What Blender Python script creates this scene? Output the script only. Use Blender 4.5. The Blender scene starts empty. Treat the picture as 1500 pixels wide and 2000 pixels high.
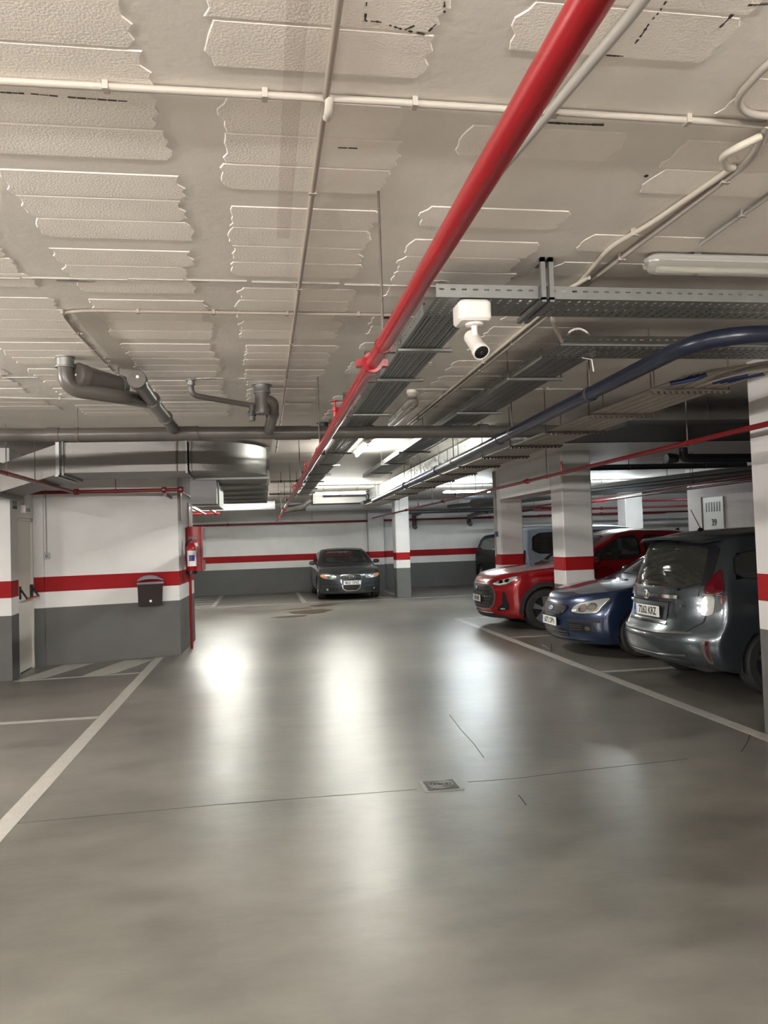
import bpy, bmesh, math, random
from mathutils import Vector, Matrix
from mathutils.bvhtree import BVHTree
random.seed(7)
C = bpy.context.scene.collection
scn = bpy.context.scene
PI = math.pi

# ---------------------------------------------------------------- camera, world, exposure
FPX, CXP, CYP, EYE = 1502.0, 750.0, 1000.0, 1.6
_y = Vector((514-CXP, -(1063-CYP), -FPX)).normalized()
_z = Vector((1, .033, 0)).cross(_y).normalized()
_x = _y.cross(_z).normalized()
RW = Matrix((_x, _y, _z))                       # rows: world axes in camera space -> world = RW @ cam
cam_d = bpy.data.cameras.new('camera')
cam = bpy.data.objects.new('camera', cam_d); C.objects.link(cam)
cam_d.sensor_fit = 'VERTICAL'; cam_d.sensor_height = 36.0; cam_d.lens = 36.0*FPX/2000.0
cam_d.clip_start = 0.05; cam_d.clip_end = 200
M4 = RW.to_4x4(); M4.translation = Vector((0, 0, EYE)); cam.matrix_world = M4
scn.camera = cam
w = bpy.data.worlds.new('world'); scn.world = w; w.use_nodes = True
w.node_tree.nodes['Background'].inputs[0].default_value = (.60, .62, .65, 1)
w.node_tree.nodes['Background'].inputs[1].default_value = 0.05
scn.view_settings.view_transform = 'Standard'; scn.view_settings.look = 'None'
scn.view_settings.gamma = 1.0; scn.view_settings.use_curve_mapping = False
scn.view_settings.exposure = 3.75
LAMP = 38.0          # strength of a lit fluorescent tube

def P(px, py, X=None, Y=None, Z=None):
    """the point of the garage seen at a photo position, on a given plane"""
    d = RW @ Vector((px-CXP, -(py-CYP), -FPX)); o = Vector((0, 0, EYE))
    i, v = (0, X) if X is not None else (1, Y) if Y is not None else (2, Z)
    return o + d*((v-o[i])/d[i])

# ---------------------------------------------------------------- materials
def nt(name):
    m = bpy.data.materials.new(name); m.use_nodes = True
    t = m.node_tree; return m, t, t.nodes['Principled BSDF']
def N(t, kind, **kw):
    n = t.nodes.new(kind)
    for k, v in kw.items():
        if k.startswith('i_'): n.inputs[k[2:].replace('_', ' ')].default_value = v
        else: setattr(n, k, v)
    return n
def mat(name, col, rough=.5, metal=0, bump=0, bscale=60, vary=.0, vscale=6, coat=0, alpha=1, trans=0, emit=0, ior=1.45, flake=0):
    m, t, b = nt(name); L = t.links
    b.inputs['Base Color'].default_value = (*col, 1); b.inputs['Roughness'].default_value = rough
    b.inputs['Metallic'].default_value = metal; b.inputs['IOR'].default_value = ior
    if coat: b.inputs['Coat Weight'].default_value = coat; b.inputs['Coat Roughness'].default_value = .04
    if trans: b.inputs['Transmission Weight'].default_value = trans
    if alpha < 1: b.inputs['Alpha'].default_value = alpha
    if emit: b.inputs['Emission Color'].default_value = (*col, 1); b.inputs['Emission Strength'].default_value = emit
    if bump or vary or flake:
        tc = N(t, 'ShaderNodeTexCoord')
    if vary:
        n = N(t, 'ShaderNodeTexNoise', i_Scale=vscale, i_Detail=6.0); L.new(tc.outputs['Object'], n.inputs['Vector'])
        mx = N(t, 'ShaderNodeMix', data_type='RGBA', blend_type='MIX')
        mx.inputs[6].default_value = (*[c*(1-vary) for c in col], 1); mx.inputs[7].default_value = (*[min(1, c*(1+vary)) for c in col], 1)
        L.new(n.outputs['Fac'], mx.inputs[0]); L.new(mx.outputs[2], b.inputs['Base Color'])
    if bump:
        n = N(t, 'ShaderNodeTexNoise', i_Scale=bscale, i_Detail=4.0); L.new(tc.outputs['Object'], n.inputs['Vector'])
        bp = N(t, 'ShaderNodeBump', i_Strength=bump, i_Distance=.02); L.new(n.outputs['Fac'], bp.inputs['Height']); L.new(bp.outputs[0], b.inputs['Normal'])
    return m
def banded(name, tint=(.74, .735, .725)):
    """painted wall: grey foot, white line, red stripe, white above"""
    m, t, b = nt(name); L = t.links
    g = N(t, 'ShaderNodeNewGeometry'); s = N(t, 'ShaderNodeSeparateXYZ'); L.new(g.outputs['Position'], s.inputs[0])
    r = N(t, 'ShaderNodeMapRange'); r.inputs['From Max'].default_value = 3.0; L.new(s.outputs[2], r.inputs['Value'])
    cr = N(t, 'ShaderNodeValToRGB'); cr.color_ramp.interpolation = 'CONSTANT'; e = cr.color_ramp.elements
    e[0].position = 0; e[0].color = (.125, .125, .122, 1)
    e[1].position = .80/3; e[1].color = (*tint, 1)
    x = e.new(1.03/3); x.color = (.30, .006, .009, 1)
    x = e.new(1.235/3); x.color = (*tint, 1)
    L.new(r.outputs[0], cr.inputs[0])
    n = N(t, 'ShaderNodeTexNoise', i_Scale=2.2, i_Detail=7.0); L.new(g.outputs['Position'], n.inputs['Vector'])
    r2 = N(t, 'ShaderNodeMapRange'); r2.inputs['To Min'].default_value = .86; r2.inputs['To Max'].default_value = 1.08; L.new(n.outputs['Fac'], r2.inputs['Value'])
    mx = N(t, 'ShaderNodeMix', data_type='RGBA', blend_type='MULTIPLY'); mx.inputs[0].default_value = 1
    L.new(cr.outputs[0], mx.inputs[6]); L.new(r2.outputs[0], mx.inputs[7]); L.new(mx.outputs[2], b.inputs['Base Color'])
    n2 = N(t, 'ShaderNodeTexNoise', i_Scale=45.0, i_Detail=5.0); L.new(g.outputs['Position'], n2.inputs['Vector'])
    bp = N(t, 'ShaderNodeBump', i_Strength=.18, i_Distance=.01); L.new(n2.outputs['Fac'], bp.inputs['Height']); L.new(bp.outputs[0], b.inputs['Normal'])
    b.inputs['Roughness'].default_value = .65; b.inputs['Specular IOR Level'].default_value = .2
    return m
def floor_mat():
    m, t, b = nt('polished_concrete'); L = t.links
    g = N(t, 'ShaderNodeNewGeometry')
    def noise(sc, det, vec=(1, 1, 1), dist=0.0):
        mp = N(t, 'ShaderNodeMapping'); mp.inputs['Scale'].default_value = vec; L.new(g.outputs['Position'], mp.inputs[0])
        n = N(t, 'ShaderNodeTexNoise', i_Scale=sc, i_Detail=det, i_Distortion=dist); L.new(mp.outputs[0], n.inputs['Vector']); return n
    a = noise(.45, 5); c = noise(1.9, 8, (1, 1.8, 1)); d = noise(30, 2)
    ad = N(t, 'ShaderNodeMath', operation='MULTIPLY_ADD'); L.new(c.outputs['Fac'], ad.inputs[0]); ad.inputs[1].default_value = .55; L.new(a.outputs['Fac'], ad.inputs[2])
    cr = N(t, 'ShaderNodeValToRGB'); e = cr.color_ramp.elements
    e[0].position = .58; e[0].color = (.095, .089, .077, 1); e[1].position = .97; e[1].color = (.195, .185, .162, 1)
    L.new(ad.outputs[0], cr.inputs[0])
    L.new(cr.outputs[0], b.inputs['Base Color']); b.inputs['IOR'].default_value = 1.6
    r = N(t, 'ShaderNodeMath', operation='MULTIPLY_ADD'); r.inputs[1].default_value = .13; r.inputs[2].default_value = .278
    L.new(c.outputs['Fac'], r.inputs[0]); L.new(r.outputs[0], b.inputs['Roughness'])
    bsum = N(t, 'ShaderNodeMath', operation='MULTIPLY_ADD'); f = noise(3.5, 3, (1, 1.4, 1))
    L.new(d.outputs['Fac'], bsum.inputs[0]); bsum.inputs[1].default_value = .12; L.new(f.outputs['Fac'], bsum.inputs[2])
    bp = N(t, 'ShaderNodeBump', i_Strength=.17, i_Distance=.02); L.new(bsum.outputs[0], bp.inputs['Height']); L.new(bp.outputs[0], b.inputs['Normal'])
    return m
def ceiling_mat(name, c0, c1, bump, bscale, stripe=True):
    m, t, b = nt(name); L = t.links
    g = N(t, 'ShaderNodeNewGeometry')
    n = N(t, 'ShaderNodeTexNoise', i_Scale=1.3, i_Detail=8.0, i_Distortion=.8); L.new(g.outputs['Position'], n.inputs['Vector'])
    cr = N(t, 'ShaderNodeValToRGB'); e = cr.color_ramp.elements
    e[0].position = .35; e[0].color = (*c0, 1); e[1].position = .65; e[1].color = (*c1, 1); L.new(n.outputs['Fac'], cr.inputs[0])
    out = cr.outputs[0]
    if stripe:                                   # faded brown band painted along a former partition line
        s = N(t, 'ShaderNodeSeparateXYZ'); L.new(g.outputs['Position'], s.inputs[0])
        w1 = N(t, 'ShaderNodeMath', operation='COMPARE'); w1.inputs[1].default_value = .12; w1.inputs[2].default_value = .028; L.new(s.outputs[0], w1.inputs[0])
        w2 = N(t, 'ShaderNodeMath', operation='LESS_THAN'); w2.inputs[1].default_value = 3.3; L.new(s.outputs[1], w2.inputs[0])
        w3 = N(t, 'ShaderNodeMath', operation='MULTIPLY'); L.new(w1.outputs[0], w3.inputs[0]); L.new(w2.outputs[0], w3.inputs[1])
        w4 = N(t, 'ShaderNodeMath', operation='MULTIPLY'); L.new(w3.outputs[0], w4.inputs[0]); w4.inputs[1].default_value = .25
        mx = N(t, 'ShaderNodeMix', data_type='RGBA'); L.new(w4.outputs[0], mx.inputs[0]); L.new(out, mx.inputs[6]); mx.inputs[7].default_value = (.36, .27, .22, 1); out = mx.outputs[2]
    L.new(out, b.inputs['Base Color']); b.inputs['Roughness'].default_value = .62
    n2 = N(t, 'ShaderNodeTexNoise', i_Scale=bscale, i_Detail=6.0); L.new(g.outputs['Position'], n2.inputs['Vector'])
    bp = N(t, 'ShaderNodeBump', i_Strength=bump, i_Distance=.012); L.new(n2.outputs['Fac'], bp.inputs['Height']); L.new(bp.outputs[0], b.inputs['Normal'])
    return m

M = dict(
    wall=banded('painted_wall'), column=banded('painted_column', (.66, .645, .635)), floor=floor_mat(),
    ceiling=ceiling_mat('ceiling_plaster', (.71, .67, .61), (.81, .765, .70), .10, 30),
    block=ceiling_mat('ceiling_block', (.79, .735, .665), (.88, .825, .755), .30, 120),
    wallplain=mat('plain_white_paint', (.66, .65, .62), .6, bump=.2, bscale=40, vary=.05),
    storewall=mat('beige_wall', (.50, .44, .40), .7, bump=.2, bscale=40, vary=.06),
    line=mat('white_line_paint', (.37, .36, .325), .42, vary=.18, vscale=14, bump=.15),
    joint=mat('dark_joint', (.05, .047, .04), .7), stain=mat('brown_stain', (.060, .044, .022), .3, vary=.3, vscale=5),
    cast=mat('cast_iron', (.085, .08, .075), .5, .3, bump=.5, bscale=180, vary=.3, vscale=60),
    red=mat('red_pipe_paint', (.30, .003, .009), .30, coat=.15, vary=.08, vscale=9), redpipe=mat('red_pipe_enamel', (.17, .004, .006), .35, vary=.08, vscale=9), darkred=mat('dull_red_paint', (.22, .012, .012), .4),
    galv=mat('galvanised_steel', (.22, .225, .215), .45, .5, vary=.14, vscale=14, bump=.05, bscale=8), galvdull=mat('dull_galvanised', (.24, .25, .24), .48, .5, vary=.12, vscale=20),
    duct=mat('duct_sheet', (.19, .183, .174), .47, .7, vary=.10, vscale=5, bump=.12, bscale=4), shadedduct=mat('shaded_duct', (.05, .05, .05), .5, .2),
    rod=mat('steel_rod', (.12, .10, .085), .5, .5), strut=mat('strut_channel', (.26, .26, .25), .4, .8),
    pvc=mat('grey_pvc', (.085, .077, .068), .34, vary=.12, vscale=8), pvclight=mat('light_pvc', (.52, .52, .52), .35), pvcdark=mat('dark_pvc', (.035, .037, .042), .35),
    navy=mat('navy_pipe', (.014, .017, .032), .3, vary=.25, vscale=8), bluetape=mat('blue_tape', (.012, .022, .075), .45),
    conduit=mat('painted_conduit', (.38, .345, .30), .5), conduitbrown=mat('brown_conduit', (.30, .255, .215), .5), conduitgrey=mat('grey_conduit', (.36, .34, .305), .45), flex=mat('cream_flex', (.50, .46, .39), .5),
    fixture=mat('fixture_grey', (.40, .39, .36), .5), clear=mat('clear_diffuser', (.75, .73, .66), .18, trans=.75, ior=1.35), tubeoff=mat('unlit_tube', (.70, .69, .64), .3),
    white=mat('white_plastic', (.74, .70, .66), .38), black=mat('black_plastic', (.012, .012, .014), .3), blackmatt=mat('black_matt', (.02, .02, .02), .65), lensglass=mat('black_glass', (.004, .004, .005), .05, coat=1),
    door=mat('white_door', (.70, .68, .62), .36, vary=.03), clearlid=mat('clear_plastic_lid', (.42, .42, .50), .12, trans=.35), sticker=mat('white_sticker', (.8, .8, .8), .5), bluelabel=mat('blue_label', (.06, .05, .30), .5),
    signgreen=mat('dark_green', (.03, .05, .035), .5), signface=mat('sign_face', (.28, .31, .25), .5), bluebox=mat('blue_plastic', (.02, .09, .22), .4),
)
def tubemat(s, col=(1.0, 1.0, .93)):
    return mat('lit_tube', col, .5, emit=s)
M['lit'] = tubemat(LAMP)
M['fillwarm'] = mat('fill_tube_warm', (1.0, .95, .89), .5, emit=122)  # for the unseen lamps added around the viewer
M['litcool'] = mat('lit_tube_cool', (.88, .97, 1.0), .5, emit=LAMP)

# ---------------------------------------------------------------- mesh helpers
def link(o, parent=None):
    C.objects.link(o)
    if parent is not None: o.parent = parent
    return o
def tag(o, label=None, cat=None, group=None, kind=None):
    for k, v in (('label', label), ('category', cat), ('group', group), ('kind', kind)):
        if v: o[k] = v
    return o
def empty(name, loc=(0, 0, 0), rz=0, label=None, cat=None, group=None):
    o = bpy.data.objects.new(name, None); o.location = loc; o.rotation_euler = (0, 0, rz); o.empty_display_size = .1
    C.objects.link(o); return tag(o, label, cat, group)
def fillet(pts, r, n=6):
    """round the corners of a polyline"""
    pts = [Vector(p) for p in pts]; out = [pts[0]]
    for a, b, c in zip(pts, pts[1:], pts[2:]):
        u = (a-b); v = (c-b); k = min(r, u.length*.49, v.length*.49); u = u.normalized()*k; v = v.normalized()*k
        for i in range(n+1):
            s = i/n; out.append((b+u)*(1-s)**2 + b*2*s*(1-s) + (b+v)*s**2)
    out.append(pts[-1]); return out
class MB:
    def __init__(s, off=(0, 0, 0)): s.v = []; s.f = []; s.off = Vector(off)
    def add(s, vs, fs):
        k = len(s.v); s.v += [tuple(Vector(p)-s.off) for p in vs]; s.f += [tuple(i+k for i in f) for f in fs]; return s
    def box(s, lo, hi):
        (a, b, c), (d, e, f) = lo, hi
        return s.add([(a,b,c),(d,b,c),(d,e,c),(a,e,c),(a,b,f),(d,b,f),(d,e,f),(a,e,f)],
                     [(3,2,1,0),(4,5,6,7),(0,1,5,4),(1,2,6,5),(2,3,7,6),(3,0,4,7)])
    def rbox(s, lo, hi, r=.01, n=2, axis=2):
        """box with rounded vertical (axis) edges and softened faces"""
        lo = Vector(lo); hi = Vector(hi); o = [i for i in range(3) if i != axis]
        ring = []
        for cx, cy, a0 in ((hi[o[0]]-r, hi[o[1]]-r, 0), (lo[o[0]]+r, hi[o[1]]-r, 90), (lo[o[0]]+r, lo[o[1]]+r, 180), (hi[o[0]]-r, lo[o[1]]+r, 270)):
            for i in range(n+1):
                t = math.radians(a0+90*i/n); ring.append((cx, cy, math.cos(t), math.sin(t)))
        k = r*.35; vs = []; m = len(ring)
        for h, ins in ((lo[axis], k), (lo[axis]+k, 0), (hi[axis]-k, 0), (hi[axis], k)):
            for cx, cy, ca, sa in ring:
                p = [0, 0, 0]; p[o[0]] = cx+ca*(r-ins); p[o[1]] = cy+sa*(r-ins); p[axis] = h; vs.append(p)
        fs = [tuple(range(m-1, -1, -1)), tuple(range(3*m, 4*m))]
        for l in range(3):
            for i in range(m): fs.append((l*m+i, l*m+(i+1) % m, (l+1)*m+(i+1) % m, (l+1)*m+i))
        if axis == 1: fs = [f[::-1] for f in fs]
        return s.add(vs, fs)
    def prism(s, poly, z0, z1):
        n = len(poly); vs = [(x, y, z0) for x, y in poly]+[(x, y, z1) for x, y in poly]
        return s.add(vs, [tuple(range(n-1, -1, -1)), tuple(range(n, 2*n))]+[(i, (i+1) % n, (i+1) % n+n, i+n) for i in range(n)])
    def tube(s, pts, r, seg=12, cap=True, rr=None):
        pts = [Vector(p) for p in pts]; n = len(pts); vs = []
        t0 = (pts[1]-pts[0]).normalized(); up = Vector((0, 0, 1)) if abs(t0.z) < .9 else Vector((0, 1, 0))
        u = t0.cross(up).normalized()
        for i, p in enumerate(pts):
            t = ((pts[min(i+1, n-1)]-p).normalized() + (p-pts[max(i-1, 0)]).normalized())
            t = t.normalized() if t.length > 1e-6 else t0
            u = (u-t*u.dot(t)).normalized(); v = t.cross(u); R = rr[i] if rr else r
            vs += [p+(u*math.cos(2*PI*k/seg)+v*math.sin(2*PI*k/seg))*R for k in range(seg)]
        fs = [(i*seg+k, i*seg+(k+1) % seg, (i+1)*seg+(k+1) % seg, (i+1)*seg+k) for i in range(n-1) for k in range(seg)]
        if cap: fs += [tuple(range(seg-1, -1, -1)), tuple(range((n-1)*seg, n*seg))]
        return s.add(vs, fs)
    def cyl(s, a, b, r, seg=16): return s.tube([a, b], r, seg)
    def lathe(s, prof, at=(0, 0, 0), ax=(0, 0, 1), seg=20, cap=True):
        """prof: (radius, distance along axis)"""
        ax = Vector(ax).normalized(); up = Vector((0, 0, 1)) if abs(ax.z) < .9 else Vector((1, 0, 0))
        u = ax.cross(up).normalized(); v = ax.cross(u); at = Vector(at); vs = []
        for r, h in prof: vs += [at+ax*h+(u*math.cos(2*PI*k/seg)+v*math.sin(2*PI*k/seg))*r for k in range(seg)]
        n = len(prof); fs = [(i*seg+k, i*seg+(k+1) % seg, (i+1)*seg+(k+1) % seg, (i+1)*seg+k) for i in range(n-1) for k in range(seg)]
        if cap: fs += [tuple(range(seg-1, -1, -1)), tuple(range((n-1)*seg, n*seg))]
        return s.add(vs, fs)
    def grid(s, xs, ys, hole, fn):
        """flat sheet over xs x ys, leaving cells out where hole(i,j)"""
        m = len(ys); vs = [fn(x, y) for x in xs for y in ys]
        return s.add(vs, [(i*m+j, (i+1)*m+j, (i+1)*m+j+1, i*m+j+1) for i in range(len(xs)-1) for j in range(m-1) if not hole(i, j)])
    def build(s, name, mt, parent=None, smooth=False, label=None, cat=None, group=None, kind=None, recalc=True, origin=None):
        me = bpy.data.meshes.new(name); me.from_pydata(s.v, [], s.f); me.materials.append(mt)
        if recalc:
            bm = bmesh.new(); bm.from_mesh(me); bmesh.ops.recalc_face_normals(bm, faces=bm.faces); bm.to_mesh(me); bm.free()
        if smooth is True: me.polygons.foreach_set('use_smooth', [True]*len(me.polygons))
        elif smooth:
            me.polygons.foreach_set('use_smooth', [True]*len(me.polygons)); me.set_sharp_from_angle(angle=math.radians(smooth))
        o = bpy.data.objects.new(name, me)
        if s.off.length and origin is None: o.location = s.off
        link(o, parent); return tag(o, label, cat, group, kind)
def text_mesh(name, s, size, mt, mtx, parent=None, ext=.0006, sx=1.0, align='CENTER', bold=0.0):
    cu = bpy.data.curves.new(name, 'FONT'); cu.body = s; cu.size = size; cu.extrude = ext; cu.align_x = align; cu.align_y = 'CENTER'; cu.resolution_u = 2; cu.offset = bold
    o = bpy.data.objects.new(name, cu); C.objects.link(o); bpy.context.view_layer.update()
    me = bpy.data.meshes.new_from_object(o.evaluated_get(bpy.context.evaluated_depsgraph_get()))
    C.objects.unlink(o); bpy.data.objects.remove(o)
    me.transform(mtx @ Matrix.Diagonal((sx, 1, 1, 1))); me.materials.clear(); me.materials.append(mt)
    r = bpy.data.objects.new(name, me); link(r, parent); return r
def frame(origin, right, up):
    """matrix whose x is right, y is up, z points at the reader"""
    r = Vector(right).normalized(); u = Vector(up).normalized(); n = r.cross(u)
    m = Matrix((r, u, n)).transposed().to_4x4(); m.translation = Vector(origin); return m
# ================================================================ STRUCTURE
CZ = 2.92
MB().box((-14, -9, -.2), (24, 26, 0)).build('floor', M['floor'], kind='structure')
ceil = MB().box((-14, -9, CZ), (24, 26, CZ+.3)).build('ceiling', M['ceiling'], kind='structure')
MB().box((-14, 25.4, 0), (24, 25.8, CZ)).build('wall_back', M['wall'], kind='structure')
MB().box((-14, -9.3, 0), (24, -9, CZ)).build('wall_front', M['wall'], kind='structure')
MB().box((24, -9, 0), (24.3, 25.4, CZ)).build('wall_right_outer', M['wall'], kind='structure')
MB().box((-14.3, -9, 0), (-14, 25.4, CZ)).build('wall_left_outer', M['wall'], kind='structure')
wl = MB()
wl.prism([(-13.9, 10.3), (-3.14, 10.3), (-3.17, 10.70), (-3.26, 10.70), (-3.26, 11.39), (-3.19, 11.40), (-3.05, 11.42), (-3.04, 11.445), (-1.25, 11.83), (-1.19, 13.6), (-13.9, 13.6)], 0, CZ)
wl.box((-3.26, 10.70, 2.06), (-3.172, 11.395, CZ))
wl.build('wall_left', M['wall'], kind='structure')
# back wall of the parking row on the right, with a vented store door
MB().box((9.3, -6, 0), (9.6, 15.75, CZ)).build('wall_right', M['storewall'], kind='structure')

# precast blocks between the ceiling ribs
def block_mesh(seed, W=.60, D=.193):
    rnd = random.Random(seed); n = 7; vs = []
    lx = [rnd.uniform(-.014, .014) for _ in range(n)]; rx = [rnd.uniform(-.016, .016) for _ in range(n)]
    out = [(lx[i]+(0 if 0 < i < n-1 else .01), D*i/(n-1)) for i in range(n)] + [(W+rx[i]-(0 if 0 < i < n-1 else .01), D*i/(n-1)) for i in range(n-1, -1, -1)]
    m = len(out); cx, cy = W/2, D/2
    for z, k in ((0, 1.0), (-.002, .99), (-.0045, .96)):
        for x, y in out: vs.append((cx+(x-cx)*(1-(1-k)*.3), cy+(y-cy)*k, z))
    fs = [(l*m+i, l*m+(i+1) % m, (l+1)*m+(i+1) % m, (l+1)*m+i) for l in range(2) for i in range(m)] + [tuple(range(2*m, 3*m))]
    me = bpy.data.meshes.new('ceiling_block'); me.from_pydata(vs, [], fs); me.materials.append(M['block'])
    bm = bmesh.new(); bm.from_mesh(me); bmesh.ops.recalc_face_normals(bm, faces=bm.faces)
    bm.to_mesh(me); bm.free(); return me
BM = [block_mesh(i) for i in range(7)]
rnd = random.Random(3)
for k in range(-3, 4):
    x0 = -.88+.78*k; y = .7 + (k % 3)*.07; row = k
    while y < 7.3:
        n = rnd.choice((3, 3, 4, 5))
        for i in range(n):
            if rnd.random() < .95 and not (k > 1 and rnd.random() < .35):
                o = bpy.data.objects.new('ceiling_block', BM[rnd.randrange(7)]); C.objects.link(o); o.parent = ceil
                o.location = (x0+rnd.uniform(-.012, .012), y, CZ+.0015); o.scale = (rnd.uniform(.93, 1.03), 1, 1)
            y += .2
        y += rnd.uniform(.10, .17)
# long casting seam across the ceiling and flaked paint beside it
seam = MB()
xx = -4.0
while xx < 1.6:
    l = rnd.uniform(.15, .5); yy = 3.86+.012*math.sin(xx*3)
    seam.box((xx, yy, CZ-.008), (xx+l, yy+.009, CZ+.001)); xx += l+rnd.uniform(0, .03)
seam.build('plaster_seam', M['line'], ceil)
def flake(x, y, w, d):
    n = 12; rr = random.Random(int(x*99+y*7)); pts = []
    for i in range(n):
        a = 2*PI*i/n; pts.append((x+math.cos(a)*w*rr.uniform(.7, 1), y+math.sin(a)*d*rr.uniform(.6, 1)))
    MB().prism(pts, CZ-.006, CZ+.001).build('paint_flake', M['line'], ceil)
for px, py, w, d in ((40, 737, .16, .02), (410, 739, .12, .03), (480, 739, .06, .02), (860, 548, .05, .015), (390, 548, .05, .012), (150, 548, .10, .012)):
    p = P(px, py, Z=CZ); flake(p.x, p.y, w, d)
# broken edge of plaster with dark cracks near the camera
ck = MB()
for pl in (((1301, 0), (1290, 18), (1270, 40), (1256, 62), (1240, 83)), ((1165, 103), (1190, 106), (1225, 108)), ((716, 2), (713, 38), (740, 40), (765, 48), (790, 56), (815, 45)), ((790, 56), (830, 66), (868, 28), (868, 0)),
           ((1500, 6), (1450, 8), (1405, 52)), ((0, 178), (60, 181), (150, 189), (250, 196)), ((1060, 238), (1120, 241), (1180, 243)), ((600, 284), (700, 288))):
    for a, b in zip(pl, pl[1:]):
        a3, b3 = P(*a, Z=CZ), P(*b, Z=CZ); n = 5
        for i in range(n):
            if rnd.random() < .75:
                q0 = a3.lerp(b3, i/n); q1 = a3.lerp(b3, (i+.9)/n); d = (q1-q0).normalized(); s = Vector((-d.y, d.x, 0))*rnd.uniform(.0012, .0035)
                ck.add([q0-s, q1-s, q1+s, q0+s, q0-s+Vector((0, 0, -.004)), q1-s+Vector((0, 0, -.004)), q1+s+Vector((0, 0, -.004)), q0+s+Vector((0, 0, -.004))], [(4,5,6,7),(0,1,5,4),(2,3,7,6),(1,2,6,5),(3,0,4,7)])
ck.build('plaster_crack', M['joint'], ceil)

# ---------------------------------------------------------------- floor markings and fittings
def flat(name, poly, mt, z=.002, **kw): return MB().prism(poly, .0002, z).build(name, mt, **kw)
def line(name, x0, y0, x1, y1, wd, **kw):
    d = Vector((x1-x0, y1-y0)).normalized(); n = Vector((-d.y, d.x))*wd/2
    return flat(name, [(x0-n.x, y0-n.y), (x1-n.x, y1-n.y), (x1+n.x, y1+n.y), (x0+n.x, y0+n.y)], M['line'], **kw)
def lines(name, loc, label, segs):
    e = empty(name, (0, 0, 0), label=label, cat='floor marking')
    for s in segs: line('painted_line', *s, parent=e)
lines('lane_marking', (0, 0, 0), 'long white painted line with side lines marking the left parking bays', [(-1.54, -3, -1.54, 11.68, .12), (-1.6, 7.76, -6, 7.80, .09), (-1.6, 4.92, -6, 4.92, .09), (-1.6, 10.34, -3.10, 10.24, .07)])
h = empty('hatched_marking', label='white diagonal hatch stripes painted in front of the white door', cat='floor marking')
for q in (((40, 1327), (93, 1322), (185, 1294), (128, 1297)), ((160, 1320), (227, 1313), (301, 1287), (243, 1289))):
    flat('hatch_stripe', [(P(*p, Z=0).x, P(*p, Z=0).y-.06) for p in q], M['line'], z=.0025, parent=h)
lines('bay_marking', (0, 0, 0), 'long white line with cross lines in front of the row of cars on the right', [(3.75, -3, 3.75, 14.95, .12), (3.8, 8.45, 8.6, 8.40, .09), (3.8, 11.76, 4.6, 11.76, .09), (3.72, 14.93, 4.6, 14.87, .09)])
lines('far_bay_marking', (0, 0, 0), 'thin white lines of the parking bays along the far wall', [(-6, 20.45, 6.2, 20.75, .07), (-1.35, 20.5, -1.35, 25.3, .12), (1.05, 20.6, 1.05, 25.3, .12), (3.75, 21.6, 3.75, 25.3, .10)])
h2 = empty('far_hatched_marking', label='white stripes on the far floor at the corner behind the red fire cabinet', cat='floor marking')
for i in range(5): line('hatch_stripe', -3.6, 21.0+i*.9, -1.45, 21.2+i*.9, .16, parent=h2)
def joint(name, pts, wd, label):
    b = MB()
    for a, c in zip(pts, pts[1:]):
        a = Vector((*a, 0)); c = Vector((*c, 0)); d = (c-a).normalized(); n = Vector((-d.y, d.x, 0))*wd/2
        b.prism([(a-n)[:2], (c-n)[:2], (c+n)[:2], (a+n)[:2]], .0002, .0012)
    b.build(name, M['joint'], label=label, cat='floor joint')
joint('floor_joint', [(-5, 4.86), (-1.47, 4.90), (-.3, 4.93), (.55, 4.91), (.93, 4.90)], .004, 'fine dark saw-cut joint crossing the floor left of the manhole')
joint('floor_joint', [(1.28, 4.96), (1.6, 4.95), (1.95, 4.99), (2.9, 5.06)], .005, 'fine dark saw-cut joint crossing the floor right of the manhole')
joint('floor_crack', [tuple(P(x, y, Z=0)[:2]) for x, y in ((878, 1396), (900, 1425), (925, 1452), (945, 1480))], .006, 'short dark diagonal crack in the floor beyond the manhole')
joint('floor_crack', [tuple(P(x, y, Z=0)[:2]) for x, y in ((1465, 1434), (1460, 1450), (1448, 1468))], .007, 'short dark crack by the foot of the near right column')
joint('floor_scratch', [tuple(P(x, y, Z=0)[:2]) for x, y in ((1013, 1553), (1020, 1562), (1028, 1573))], .008, 'small dark scrape on the floor right of the manhole')
# manhole
mh = empty('manhole_cover', (1.095, 4.935, 0), label='small square cast iron manhole cover set in the floor', cat='manhole')
MB().box((-.125, -.115, 0), (.125, .115, .004)).build('cover_frame', M['galvdull'], mh)
b = MB().box((-.10, -.09, .004), (.10, .09, .008)).build('cover_plate', M['cast'], mh)
for rr in (.03, .055, .078):
    MB().tube([(math.cos(a*PI/10)*rr, math.sin(a*PI/10)*rr, .009) for a in range(21)], .003, 6, cap=False).build('raised_ring', M['galvdull'], b)
for sx in (-1, 1): MB().cyl((sx*.04, .02, .008), (sx*.04, .02, .0095), .009, 10).build('lift_hole', M['black'], b)
def blob(name, loops, label):
    b = MB()
    for cx, cy, rx, ry, sd in loops:
        r_ = random.Random(sd); ph = [r_.uniform(0, 6) for _ in range(4)]
        n = 40; poly = []
        for i in range(n):
            a = 2*PI*i/n; k = 1+.13*math.sin(2*a+ph[0])+.10*math.sin(3*a+ph[1])+.05*math.sin(7*a+ph[2]); poly.append((cx+rx*k*math.cos(a), cy+ry*k*math.sin(a)))
        b.prism(poly, .0003, .0015+sd*.0002)
    b.build(name, M['stain'], label=label, cat='stain')
blob('oil_stain', [(.55, 17.0, .34, .24, 1), (1.05, 18.0, .50, .55, 2), (.8, 18.9, .30, .22, 3), (1.45, 19.6, .30, .25, 4)], 'brown oil stain on the floor in front of the dark grey saloon')

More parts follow.
